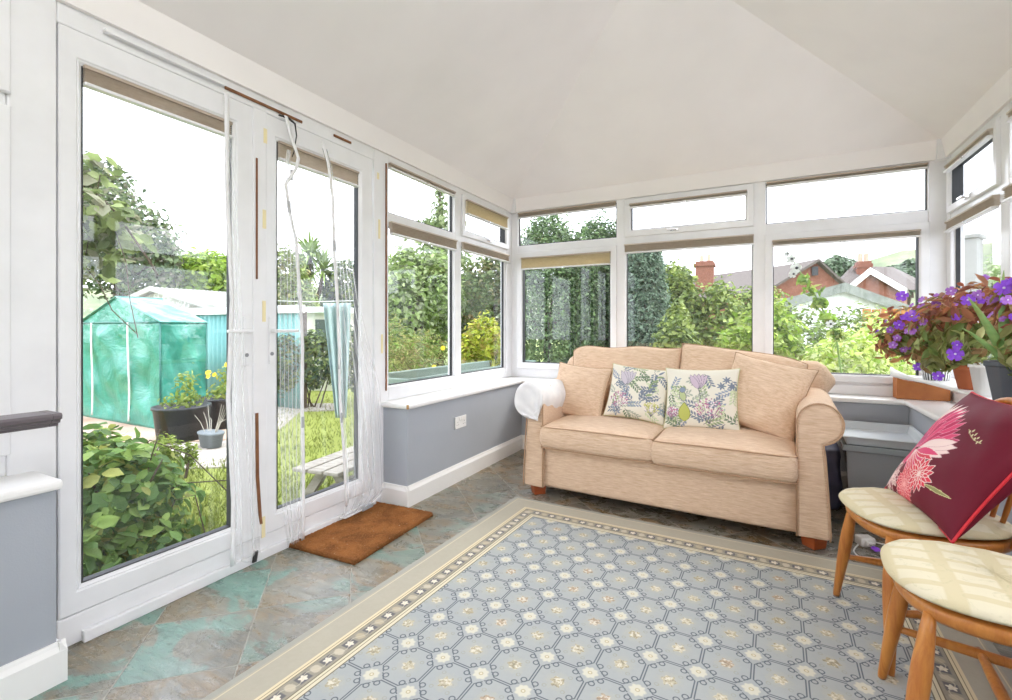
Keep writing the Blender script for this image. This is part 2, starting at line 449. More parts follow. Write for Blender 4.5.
# dwarf walls, rendered inside, with sill boards and skirting
def dwarf(nm, a, z=.60): return struct(MB().box(*a, 0, z).build(nm, GREYWALL, bevel=.004))
dwarf('wall_left', (-2.16, -1.91, 2.335, 4.20))
dwarf('wall_left_near', (-2.16, -1.93, YN, .675))
dwarf('wall_back', (-1.91, .867, 3.95, 4.20))
dwarf('wall_right', (.867, 1.16, YN, 4.20))
house = MB(); house.box(-2.2, 1.2, YN-.2, YN, 0, 3.3); struct(house.build('wall_front', mat('house_wall', f_var(lin('#e4e2df'), lin('#dddbd7'), 3), rough=.8)))

def skirt(nm, a, b, flip=1):
    """moulded skirting from a to b, room side on the left of a->b when flip=1"""
    a, b = Vector((*a, 0)), Vector((*b, 0)); L = (b-a).length; ang = math.atan2(b.y-a.y, b.x-a.x)
    pr = [(0, 0), (0, .125), (.006*flip, .125), (.010*flip, .112), (.019*flip, .098), (.019*flip, 0)]
    mb = MB().prism(pr, 0, L, 'x'); return struct(mb.build(nm, PAINT, loc=a, rot=(0, 0, ang)))
skirt('baseboard_left', (-1.91, 3.95), (-1.91, 2.3167), 1)
skirt('baseboard_left_return', (-1.8917, 2.335), (-2.11, 2.335), 1)
skirt('baseboard_left_near', (-1.93, .6943), (-1.93, YN), 1)
skirt('baseboard_left_near_return', (-2.11, .675), (-1.9117, .675), 1)
skirt('baseboard_back', (.867, 3.95), (-1.91, 3.95), 1)
skirt('baseboard_right', (.867, YN), (.867, 3.95), 1)

def sill(nm, poly, z0=.600, z1=.632):
    return struct(MB().prism(poly, z0, z1, 'z').build(nm, PAINT, bevel=.011, loc=(0, 0, 0)))
sill('trim_6', [(-2.12, 2.315), (-1.885, 2.315), (-1.885, 3.925), (.842, 3.925), (.842, YN), (1.12, YN), (1.12, 4.15), (-2.12, 4.15)])
sill('trim_7', [(-2.12, YN), (-1.905, YN), (-1.905, .684), (-2.12, .684)])
# worn bare corner on the sill beside the doors
struct(MB().box(-1.8995, -1.8835, 2.3135, 2.324, .6025, .6295).build('trim_8', mat('bare_wood', col=lin('#b08a55'), rough=.7), bevel=.004))

# ------------------------------------------------------------------ window runs (local x along wall, y outwards, z up)
def run(nm, org, rz, bars, parent=None):
    """outer frame: vertical and horizontal bars with a small step"""
    mb = MB()
    for (a, b, z0, z1) in bars:
        e = 0 if z1-z0 > b-a else .002
        mb.box(a, b, e, .07-e, z0, z1)
    o = mb.build(nm, WHITE, parent, bevel=.006, loc=org, rot=(0, 0, rz)); return o if parent else struct(o)
def pane(par, x0, x1, z0, z1, y=.036, edge=.007):
    g = MB().box(x0+.002, x1-.002, y, y+.006, z0+.002, z1-.002).build('glass_pane', GLASS, par)
    k = MB().ring(x0, x1, z0, z1, edge, y-.012, y+.010, .001).build('gasket', GASKET, par)
    MB().ring(x0-.016, x1+.016, z0-.016, z1+.016, .017, .014, y-.006, .010).build('glazing_bead', WHITE, par)
    return g
def sash(par, x0, x1, z0, z1, w, y=-.018, handle=None, nm='sash'):
    s = MB().ring(x0, x1, z0, z1, w, y, .05, .010).build(nm, WHITE, par)
    g = MB().box(x0+w-.004, x1-w+.004, .030, .036, z0+w-.004, z1-w+.004).build('glass_pane', GLASS, s)
    MB().ring(x0+w-.001, x1-w+.001, z0+w-.001, z1-w+.001, .006, y+.014, .05, .001).build('gasket', GASKET, s)
    if handle is not None:
        hx, hz = handle
        hb = MB().box(hx-.035, hx+.035, y-.012, y, hz-.012, hz+.012); hb.box(hx-.01, hx+.01, y-.03, y-.01, hz-.008, hz+.008); hb.box(hx-.055, hx+.015, y-.038, y-.026, hz-.007, hz+.007)
        hb.build('handle', CHROME, s, bevel=.003)
    return s

# left run : local x = world Y, outwards = -X
L_ORG, L_R = (XL, 0, 0), PI/2
wl = run('window_1', L_ORG, L_R, [(2.255, 2.385, 0.0, 2.24), (3.15, 3.24, .632, 2.24), (4.03, 4.20, .632, 2.24), (2.385, 4.03, .632, .722), (2.385, 4.03, 1.765, 1.845), (2.385, 4.03, 2.165, 2.24)])
pane(wl, 2.388, 3.147, .725, 1.762); pane(wl, 3.243, 4.012, .725, 1.762); pane(wl, 2.388, 3.147, 1.848, 2.162)
sash(wl, 3.235, 4.035, 1.84, 2.17, .05, handle=(3.65, 1.865))
wn = run('window_2', L_ORG, L_R, [(.612, .735, .0, 2.24), (-.35, -.27, .632, 2.24), (YN, YN+.08, .632, 2.24), (YN, .612, .632, .722), (YN, .612, 1.765, 1.845), (YN, .612, 2.165, 2.24)])
sash(wn, -.275, .617, .70, 1.80, .05); pane(wn, YN+.085, -.353, .725, 1.762); pane(wn, YN+.085, -.353, 1.848, 2.162); sash(wn, -.275, .617, 1.84, 2.185, .05)
# door frame head and threshold
run('window_3', L_ORG, L_R, [(.735, 2.255, 2.138, 2.24), (.735, 2.255, 0, .105)])
struct(MB().prism([(-.02, 0), (-.02, .045), (-.008, .055), (.01, .055), (.01, 0)], .78, 2.31, 'x').build('trim_9', WHITE, bevel=.002, loc=L_ORG, rot=(0, 0, L_R)) if False else
       MB().box(.80, 2.25, -.022, .0, 0.0, .042).build('trim_9', WHITE, bevel=.004, loc=L_ORG, rot=(0, 0, L_R)))

LOCKM = mat('lock_metal', col=lin('#8b8d90'), rough=.35, metal=.6)
def french(nm, a, b, hx, sgn):
    wl_, wr2 = (.066, .098) if sgn < 0 else (.078, .108)
    d = MB().ring(a, b, .108, 2.135, (wl_-.014, wr2-.014, .078, .098), -.004, .05, .006).build(nm, WHITE, None, loc=L_ORG, rot=(0, 0, L_R)); struct(d)
    MB().ring(a+wl_-.016, b-wr2+.016, .184, 2.040, .018, .000, .02, .012).build('glazing_bead', WHITE, d)
    MB().box(a+wl_-.006, b-wr2+.006, .024, .031, .192, 2.032).build('glass_pane', GLASS, d)
    MB().ring(a+wl_-.002, b-wr2+.002, .198, 2.026, .007, .008, .04, .001).build('gasket', GASKET, d)
    p = MB().box(hx-.014, hx+.014, -.012, -.002, .925, 1.155).build('handle_plate', WHITE, d, bevel=.004)
    k = MB().box(hx-.009, hx+.009, -.05, -.010, 1.076, 1.094); k.box(min(hx, hx+sgn*.115), max(hx, hx+sgn*.115)+.008, -.056, -.042, 1.078, 1.093)
    k.build('lever_handle', WHITE, d, bevel=.005)
    MB().lathe([(.0, 0), (.009, 0), (.009, .004), (0.001, .004)], n=16).build('keyhole', LOCKM, d, loc=(hx, -.011, .975), rot=(PI/2, 0, 0))
    return d
d1 = french('door_1', .738, 1.448, 1.408, -1)
d2 = french('door_2', 1.502, 2.236, 1.538, 1)
MB().box(1.440, 1.512, -.012, .05, .108, 2.135).build('meeting_stile', WHITE, d2, bevel=.006)

# back run : local x = world X
B_ORG = (0, YB, 0)
wb = run('window_4', B_ORG, 0, [(-2.16, -2.035, .632, 2.26), (-1.082, -1.003, .632, 2.26), (-.028, .056, .632, 2.26), (1.010, 1.16, .632, 2.26),
      (-2.04, 1.01, .632, .735), (-2.04, 1.01, 1.795, 1.885), (-2.04, 1.01, 2.195, 2.26)])
pane(wb, -2.032, -1.085, 1.888, 2.192); pane(wb, .059, 1.007, 1.888, 2.192)
sash(wb, -1.01, -.022, 1.878, 2.20, .055, handle=(-.60, 1.905))
sash(wb, -2.038, -1.078, .718, 1.815, .055); pane(wb, -1.0, -.031, .768, 1.792); sash(wb, .05, 1.012, .718, 1.805, .055)
struct(MB().box(.062, 1.005, YB-.018, YB, .633, .700).build('trim_10', WHITE, bevel=.004))

# right run : local x = -world Y, outwards = +X
R_ORG, R_R = (XR, 0, 0), -PI/2
ys = [4.06, 3.345, 2.30, 1.25, .20, -.60, YN]
bars = [(-4.20, -4.06, .632, 2.24), (-4.06, -YN, .632, .722), (-4.06, -YN, 1.765, 1.845), (-4.06, -YN, 2.165, 2.24), (-YN-.08, -YN, .632, 2.24)]
for y in ys[1:-1]: bars.append((-y, -y+.10, .632, 2.24))
wr_ = run('window_5', R_ORG, R_R, bars)
for i in range(len(ys)-1):
    a = -ys[i]+(.10 if i else 0)+.003; b = -ys[i+1]-(.003 if i < len(ys)-2 else .083)
    pane(wr_, a, b, .725, 1.762)
    if i in (0, 2, 4): sash(wr_, a-.012, b+.012, 1.835, 2.18, .05, handle=((a+b)/2, 1.862))
    else: pane(wr_, a, b, 1.848, 2.162)

# small fixings round the doors
def lbox(nm, a, m, parent=None, bevel=.002):
    return MB().box(*a).build(nm, m, parent, bevel=bevel, loc=L_ORG, rot=(0, 0, L_R))
tag(lbox('curtain_rail', (.862, 1.300, -.022, -.001, 2.168, 2.182), WHITE), 'white plastic curtain rail on frame above left door', 'rail')
for (a, b, z) in ((1.31, 1.72, 2.17), (1.93, 2.06, 2.178)):
    tag(lbox('hook_tape', (a, b, -.0065, -.0005, z-.007, z+.007), BROWNTAPE),
        'long brown tape strip on the white frame above the door meeting point' if a < 1.5 else 'short brown tape strip on the white frame above the right door', 'tape strip')
tag(lbox('hook_tape', (1.452, 1.462, -.0165, -.0125, 1.33, 1.90), BROWNTAPE), 'thin brown tape strip on upper half of white door meeting stile', 'tape strip')
tag(MB().prism([(1.450, .70), (1.464, .70), (1.468, .40), (1.482, .20), (1.486, .17), (1.474, .17), (1.466, .22), (1.452, .40)], -.0165, -.0125, 'y').build('hook_tape', BROWNTAPE, loc=L_ORG, rot=(0, 0, L_R)),
    'curved brown tape strip peeling on lower half of white door meeting stile', 'tape strip')
tag(lbox('hook_tape', (2.352, 2.362, -.0075, -.0005, .70, 2.15), BROWNTAPE), 'tall narrow brown tape strip between right door and the window', 'tape strip')
for k, (y, z, h) in enumerate(((1.505, 2.02, .07), (1.50, 1.62, .09), (1.498, 1.18, .10), (2.29, 2.05, .04), (2.30, 1.72, .12), (2.325, 1.0, .12), (1.495, .15, .10))):
    o = lbox('glue_patch', (y-.012, y+.006, -.0135 if y < 2 else -.001, -.0115 if y < 2 else .001, z-h/2, z+h/2), YGLUE, bevel=0); struct(o)

# double power socket
sk = thing('wall_socket', 'white double power socket on the blue-grey wall under left windows', 'socket', (-1.91, 2.93, .42))
MB().box(0, .009, -.073, .073, -.043, .043).build('faceplate', PAINT, sk, bevel=.004)
for s_ in (-1, 1):
    r_ = MB().box(.009, .013, s_*.012-.008, s_*.012+.008, .012, .034).build('switch_rocker', PAINT, sk, bevel=.002)
    q = MB()
    for (dy, dz, w, h) in ((0, .004, .004, .009), (-.011, -.016, .007, .004), (.011, -.016, .007, .004)): q.box(.0088, .0095, s_*.042+dy-w/2, s_*.042+dy+w/2, dz-h/2, dz+h/2)
    q.build('pin_holes', GASKET, sk)

# ------------------------------------------------------------------ pleated blinds folded up at the pane heads
def blind(org, rz, x0, x1, z0, z1, label, m, y=-.004, pl=6, brown=False):
    t = thing('pleated_blind', label, 'blind', org, rz, 'pleated blinds in the conservatory windows')
    n = max(3, int((z1-z0)/.011)); pr = []
    d = .022
    zz = np.linspace(z1-.010, z0+.010, n*2+1)
    front = [(y-(d if i % 2 else d*.45), float(z)) for i, z in enumerate(zz)]
    back = [(y+.004, float(zz[-1])), (y+.004, float(zz[0]))]
    MB().prism(front+back, x0+.004, x1-.004, 'x').build('pleated_fabric', m, t)
    MB().box(x0, x1, y-.026, y+.004, z1-.012, z1).build('headrail', mat('blind_rail_brown', col=lin('#b3a494'), rough=.5) if brown else BLTAN, t, bevel=.002)
    MB().box(x0, x1, y-.030, y+.002, z0, z0+.012).build('bottom_rail', WHITE, t, bevel=.003)
    if x1-x0 > .6:
        MB().box((x0+x1)/2-.012, (x0+x1)/2+.012, y-.034, y-.028, z0-.004, z0+.010).build('tab_handle', CHROME, t, bevel=.002)
    return t
blind(L_ORG, L_R, .808, 1.346, 1.955, 2.028, 'wide tan pleated blind folded at top of left door glass', BLTAN, y=.020, brown=True)
blind(L_ORG, L_R, 1.585, 2.124, 1.935, 2.028, 'tan slatted blind folded at top of right door glass behind the netting', BLTAN, y=.020, brown=True)
blind(L_ORG, L_R, 2.39, 3.145, 2.125, 2.165, 'thin folded blind atop small upper pane nearest right door', BLTAN, y=.012, brown=True)
blind(L_ORG, L_R, 3.275, 3.985, 2.015, 2.135, 'cream pleated blind half down in small left opener near the corner', BLCREAM, y=-.016, brown=True)
blind(L_ORG, L_R, 2.385, 3.148, 1.70, 1.785, 'tan blind bundled above the tall left pane beside the doors', BLTAN)
blind(L_ORG, L_R, 3.24, 4.035, 1.715, 1.79, 'tan blind bundled above the tall left pane beside the room corner', BLTAN)
blind(B_ORG, 0, -2.03, -1.087, 2.145, 2.20, 'brown-tan blind folded at top of upper back pane by left corner', BLTAN, y=.012, brown=True)
blind(B_ORG, 0, -.962, -.07, 2.115, 2.155, 'slim tan blind in middle small opening window of back wall', BLTAN, y=-.016, brown=True)
blind(B_ORG, 0, .062, 1.004, 2.16, 2.20, 'slim tan blind along wide upper back pane at right', BLTAN, y=.012, brown=True)
blind(B_ORG, 0, -1.985, -1.130, 1.650, 1.765, 'cream pleated blind part lowered in left big back window', BLCREAM, y=-.016, brown=True)
blind(B_ORG, 0, -1.01, -.022, 1.735, 1.815, 'tan blind bundled above big middle back window', BLTAN)
blind(B_ORG, 0, .100, .962, 1.705, 1.755, 'narrow brown blind above big right back window with house view', BLTAN, y=-.016, brown=True)
blind(R_ORG, R_R, -4.02, -3.37, 2.09, 2.135, 'slim olive blind in small right-hand opener near back corner', BLTAN, y=-.016)
blind(R_ORG, R_R, -4.06, -3.345, 1.715, 1.785, 'tan blind bundled above tall right-hand pane near back corner', BLTAN)
blind(R_ORG, R_R, -3.24, -2.30, 1.715, 1.79, 'tan blind above right-hand pane cut by the right photo edge', BLTAN)
blind(R_ORG, R_R, -3.24, -2.30, 2.11, 2.16, 'slim blind atop upper right-hand pane cut by right photo edge', BLTAN, y=.012)

# ------------------------------------------------------------------ rug
def rugmat():
    x, y, z = xsep(xcoord())
    W, L = 2.13, 3.0
    ex = W/2-x.abs(); ey = L/2-y.abs(); e = xmin(ex, ey)
    nz = xnoise(xcoord(), 60, 3); nb = xnoise(xcoord(), 3.5, 4)
    # field lattice
    PX, PY = .1495, .1725
    u0 = x+RUGX; v0 = y+RUGY
    iu = (u0/PX).floor(); iv = (v0/PY).floor()
    a = X.m('MULTIPLY', ((u0/PX+.5).frac()-.5).abs(), PX); b = X.m('MULTIPLY', ((v0/PY+.5).frac()-.5).abs(), PY)
    ang = X.m('ARCTAN2', b, a)
    ra = xlen(a, b)
    bl = xmix(nb, lin('#a6abad'), lin('#b3b4ae')); bl = xmix(X.m('MULTIPLY', nz, .3), bl, lin('#939899'))
    dark = lin('#5a6168'); cream = lin('#d3cfbc')
    daisy = step(ra+(nz-.5)*.01, .0235+(ang*8).cos()*.0022, .006)
    d = seg(a, b, .045, .0042, .10, .0042)
    d = xmin(d, seg(a, b, .0042, .048, .0042, .10))
    d = xmin(d, seg(a, b, .045, .0042, .034, .016)); d = xmin(d, seg(a, b, .0042, .048, .015, .036))
    d = xmin(d, (xlen(a-.041, b-.0195)-.0088).abs())
    d = xmin(d, (xlen(a-.0195, b-.043)-.0088).abs())
    d = xmin(d, seg(a, b, .0335, .018, .026, .022)); d = xmin(d, seg(a, b, .015, .036, .022, .029))
    lines = step(d, .0020, .0018)
    # cell flower
    a2 = PX/2-a; b2 = PY/2-b; r2 = xlen(a2, b2); an2 = X.m('ARCTAN2', b2, a2)
    rv = xwhite(xcomb(iu, iv, 1.0)); rv2 = xwhite(xcomb(iu, iv, 5.0))
    fn = xnoise(xcoord(), 95, 3, .6)
    fl_ = step(r2+(fn-.5)*.022, .021+(an2*6).cos()*.003, .004)
    fcol = xmix(rv, lin('#c6bda0'), lin('#aea384')); fcol = xmix(X.m('MULTIPLY', X.m('GREATER_THAN', rv2, .72), .6), fcol, lin('#b09078'))
    fcol = xmix(xramp(fn, (.5, 0.), (.58, 1.)), fcol, lin('#dcd6c2')); fcol = xmix(xramp(fn, (.36, .8), (.44, 0.)), fcol, lin('#857b66'))
    halo = step(r2+(fn-.5)*.05, .036, .015)
    leaf = step((xlen(a2-.030, b2-.033)-.006).abs()+(fn-.5)*.004, .0015, .002)
    c = xmix(halo*.30, bl, lin('#b9b6a0')); c = xmix(leaf*.5, c, lin('#9c9a86'))
    c = xmix(fl_*.85, c, fcol); c = xmix(lines*.88, c, dark)
    c = xmix(daisy*.9, c, cream); c = xmix(step(ra, .0075, .002), c, lin('#b7ad8c')); c = xmix(step(ra, .004, .002)*.7, c, lin('#e6e0cb'))
    # border
    s = X.m('MULTIPLY', X.m('GREATER_THAN', ey, ex), 1.0); t = y*s+x*(1-s)
    tt = (t/.094).frac(); ti = (t/.094).floor()
    m = e-.190
    plain = xmix(nb, lin('#b0a998'), lin('#bdb7a6')); plain = xmix(nz*.25, plain, lin('#8f8979'))
    plain = xmix(step(e, .026, .003)*.6, plain, lin('#9fa09a'))  # greyer outer strip paints in the shade of the rug's thick edge
    plain = xmix(step((e-.036).abs(), .0022, .0015)*.75, plain, lin('#ddd2b2'))
    # dark blocks with cream blossom, pale vine between
    q = (tt-.28)*.094
    band = xmix(nz, lin('#8f8a7d'), lin('#a9a292'))
    blk = step(xmax(q.abs()-.022, m.abs()-.018), .0, .004); band = xmix(blk*.85, band, lin('#66656a'))
    rr = xlen(q, m); ab = X.m('ARCTAN2', m, q)
    band = xmix(step(rr, .0125+(ab*5).cos()*.003, .003), band, lin('#e0d8c6'))
    q2 = (tt-.78)*.094; r3 = xlen(q2, m*.8)
    band = xmix(step(r3+(fn-.5)*.012, .015, .004)*.8, band, xmix(xwhite(xcomb(ti, s, 2.)), lin('#d2c8b2'), lin('#bcae93')))
    band = xmix(step((m-(tt*6.28).cos()*.012).abs(), .0018, .0015)*.6, band, lin('#cfc6b0'))
    c = xmix(step(e, .250, .001), c, lin('#77705f'))
    c = xmix(step(e, .246, .001), c, lin('#d8cfb4')); c = xmix(step(e, .234, .001), c, lin('#7d7563')); c = xmix(step(e, .231, .001), c, lin('#d8cfb4'))
    c = xmix(step(e, .222, .001), c, lin('#7d7563')); c = xmix(step(e, .218, .001), c, band)
    c = xmix(step(e, .162, .001), c, lin('#7d7563')); c = xmix(step(e, .159, .001), c, lin('#dccfae')); c = xmix(step(e, .151, .001), c, lin('#9a8f77'))
    c = xmix(step(e, .148, .001), c, lin('#dccfae')); c = xmix(step(e, .138, .001), c, plain)
    wv = xnoise(xmap(xcoord(), (1, 1, 1)), 420, 2)
    return dict(col=c, bump=wv, strength=.35, dist=.002)
RUGX, RUGY = .0, .0
RZ = math.radians(-1.75)
# rug frame: centre placed so the far-left corner and the lattice land as measured
rc = Vector((-.372, 1.262, 0))
def rloc(p):
    dx, dy = p[0]-rc.x, p[1]-rc.y; c_, s_ = math.cos(RZ), math.sin(RZ); return dx*c_+dy*s_, -dx*s_+dy*c_
q_ = rloc((-1.041, 2.352)); RUGX, RUGY = -q_[0], -q_[1]
RUG = mat('woven_rug', rugmat, rough=.95, spec=.1)
bm = bmesh.new(); bmesh.ops.create_cube(bm, size=1)
for v in bm.verts: v.co = Vector((v.co.x*2.13, v.co.y*3.0, v.co.z*.007+.0035+.0008))
ro = bm_obj('rug', bm, RUG, None, False, (rc.x, rc.y, 0), (0, 0, RZ)); md = ro.modifiers.new('bevel', 'BEVEL'); md.width = .003; md.segments = 2
tag(ro, 'large grey-blue patterned rug with cream flowers on slate floor', 'rug')

# ------------------------------------------------------------------ coir doormat
def coir():
    v = xcoord(); n = xnoise(v, 220, 4, .7); n2 = xnoise(v, 7, 5, .65, .6); n3 = xnoise(v, 45, 3, .7)
    c = xmix(xramp(n2, (.38, 0.), (.62, 1.)), lin('#ad7040'), lin('#80522f')); c = xmix(xramp(n, (.55, 0.), (.75, 1.)), c, lin('#d9a468'))
    c = xmix(xramp(n3, (.25, .6), (.42, 0.)), c, lin('#4f2f19'))
    c = xmix(step(xvor(v, 38), .075, .03), c, lin('#d9c29c'))
    return dict(col=c, bump=n+n3*.7, strength=1.0, dist=.01)
n1, n2 = 120, 80
g = rng.random((n1, n2))
U, V = np.meshgrid(np.linspace(-.5, .5, n1), np.linspace(-.5, .5, n2), indexing='ij')
Xm = V*.43+(rng.random((n1, n2))-.5)*.003; Ym = U*.655+(rng.random((n1, n2))-.5)*.003
edge = np.minimum(.5-np.abs(U), .5-np.abs(V)) < .004
Zm = np.where(edge, .001, .017+.005*g)
mt = grid_mesh('doormat', np.stack([Xm, Ym, Zm], -1), mat('coir', coir, rough=1, spec=.1), smooth=False, loc=(-1.882, 1.962, 0), rot=(0, 0, math.radians(2.5)))
md = mt.modifiers.new('solid', 'SOLIDIFY'); md.thickness = .0008; md.offset = -1
tag(mt, 'brown coir doormat on slate tiles by the right glass door', 'doormat')

# ------------------------------------------------------------------ sofa
def weave(c1, c2, amt=.5):
    def f():
        v = xcoord(); n = xnoise(xmap(v, (16, 110, 130)), 1.0, 4, .62); n2 = xnoise(xmap(v, (60, 300, 420)), 1.0, 2)
        return dict(col=xmix(X.m('MULTIPLY_ADD', n, 1.6, -.3, clamp=True), c1, c2), bump=n+n2*.6, strength=amt, dist=.006)
    return f
FAB = mat('sofa_fabric', weave(lin('#c9a582'), lin('#f2d9bf'), .8), rough=.92, spec=.15, Sheen_Weight=.15)
PIPE = mat('sofa_piping', col=lin('#b8977a'), rough=.9, spec=.1)
FOOT = mat('cherry_foot', f_var(lin('#9c4a22'), lin('#b65c2c'), 6, sc=(1, 1, 5)), rough=.35)
SR = math.radians(-3)
sofa = thing('sofa', 'beige two-seater fabric sofa with scroll arms under back windows', 'sofa', (-.525, 2.83, 0), SR)
bm_obj('base', softbox(1.44, .86, .27, .02, 0, 10, c=(0, .43, .205)), FAB, sofa)
for i, sx in enumerate((-1, 1)):
    pr = [(.700, .065), (.700, .56)]
    for k in range(0, 21):
        a = PI-k*(PI+1.15)/20; pr.append((.797+.097*math.cos(a), .632+.100*math.sin(a)))
    pr += [(.812, .53), (.820, .47), (.826, .38), (.832, .28), (.838, .18), (.842, .10), (.838, .068)]
    pr = [(sx*a, b) for a, b in pr]
    mb = MB().prism(pr, -.012, .83, 'y'); o = mb.build('arm', FAB, sofa, smooth=False, bevel=.012)
    fp = [(a, -.016, b) for a, b in pr[1:]]
    fp = [(sx*.700, -.016, .07)]+fp
    MB().tube(fp, .0042, 6).build('piping', PIPE, o, smooth=True)
    for dy in (.03, .74):
        MB().lathe([(.052, 0), (.062, .068)], (sx*.775, dy+.04, 0), 4).build('foot', FOOT, sofa, bevel=.004)
# back: upright panel with a rolled head
bm_obj('back_panel', softbox(1.64, .16, .60, .04, 0, 10, c=(0, .84, .38)), FAB, sofa)
def roll(m):
    n, k = 40, 28; P = np.zeros((k, n, 3))
    for j in range(n):
        x = -.915+1.83*j/(n-1); e_ = min(1, (1-abs(x)/.915)*9+.0)**.5; rz_ = .128*(.12+.88*e_)+.004*math.sin(x*14); ry_ = .115*(.12+.88*e_)
        for i in range(k):
            a = 2*PI*i/k; P[i, j] = (x, .845+ry_*math.cos(a), .765+rz_*math.sin(a)+.003*math.sin(x*21+a*2))
    return grid_mesh('back_roll', P, m, sofa, closed=True)
roll(FAB)
def seat_cushion(cx, tilt, seed):
    bm = softbox(.695, .68, .145, .028, .028, 22, .0016, seed, side=.012)
    for v in bm.verts:                       # front edge sags into a smile between the corners
        v.co.z -= .014*max(0, (v.co.y-.0)/.34)
    o = bm_obj('seat_cushion', bm, FAB, sofa, loc=(cx, .290, .412), rot=(tilt, 0, 0))
    hx, hy = .3475+.006, .34+.006
    for dz in (.062, -.062):
        pts = []
        for k in range(41):
            t = -1+2*k/40; x = hx*t; cr = .028*.35*(1-t**4)
            pts.append((x, -hy+(.010 if dz > 0 else .008)+.012*abs(t)**12-(.010 if dz > 0 else 0)*(1-t**4), dz+(.006*(1-t*t) if dz > 0 else -.007)))
        pts = [(-hx+.004, hy-.05, dz-.010), (-hx+.002, -hy+.05, dz)]+pts+[(hx-.002, -hy+.05, dz), (hx-.004, hy-.05, dz-.010)]
        MB().tube(pts, .0040, 6).build('piping', PIPE, o, smooth=True)
    return o
seat_cushion(-.3495, math.radians(1.0), 3); seat_cushion(.3495, math.radians(2.0), 8)
def back_cushion(x, y, z, w, h, t, rx, ry, seed, lump):
    o, e = pillow('back_cushion', w, h, t, FAB, sofa, seed=seed, ear=.015, n=40)
    for v in o.data.vertices:
        c = v.co
        if c.z > 0: c.z += lump(c.x/w*2)*(c.z/h*2)**2
    o.location = (x, y, z); o.rotation_euler = (rx, ry, 0)
    e = [(a, b, c+(lump(a/w*2)*(c/h*2)**2 if c > 0 else 0)) for a, b, c in e]
    MB().tube(e, .0042, 6, caps=False).build('piping', PIPE, o, smooth=True)
    return o
back_cushion(-.365, .615, .705, .80, .50, .21, math.radians(-11), 0, 5, lambda t: .008*math.sin(t*6)+.014*max(0, t)**3+.012*(1-t**4)-.028*max(0, -t)**8)
back_cushion(.375, .615, .70, .74, .50, .21, math.radians(-11), math.radians(6), 6, lambda t: .010*max(0, -t)**2+.012*(1-t**4)-.03*max(0, t)**3)

# white cloth thrown over the left arm
def armcloth():
    n, k = 60, 60; P = np.zeros((k, n, 3))
    for i in range(k):
        s = i/(k-1)
        for j in range(n):
            t = j/(n-1); ex = 36*min(1, max(0, (t-.55)/.12)); a = math.radians(-42-ex+s*(292+2*ex)); w = .005*math.sin(s*9+t*7)+.003*math.sin(s*21-t*5)+.0025*math.sin(t*29+s*8); R0 = .107+w
            if t < .62: yy = .34+.02*math.sin(s*8)-(.375+.02*math.sin(s*8))*(t/.62); rr = R0
            elif t < .70: q = (t-.62)/.08; yy = -.035-.012*math.sin(q*PI/2); rr = R0-.012*(1-math.cos(q*PI/2))
            else: q = (t-.70)/.30; yy = -.047-.007*math.sin(q*7+s*11)*(1-q)*q*2; rr = R0-.012
            x = -.797+rr*math.cos(a); z = .632+rr*math.sin(a)
            if t >= .70:
                q = (t-.70)/.30; gx, gz = -.722, .505; x = x*(1-q)+gx*q; z = z*(1-q)+gz*q; yy += .004*math.sin(s*31+q*3)*(1-q)
            if s < .12: z -= (.12-s)*.35*max(0, 1-t/.7)
            if s > .84: f = (s-.84)*max(0, 1-max(0, t-.4)/.3); z -= f*.30; x += f*.15
            P[i, j] = (x, yy, z)
    return P
cl = grid_mesh('arm_cloth', armcloth(), mat('white_cotton', f_var(lin('#eceae8'), lin('#dddbdb'), 14, .3, 260), rough=.9), loc=(-.525, 2.83, 0), rot=(0, 0, SR), solid=.003)
tag(cl, 'white cotton cloth draped over left arm of beige sofa', 'cloth')

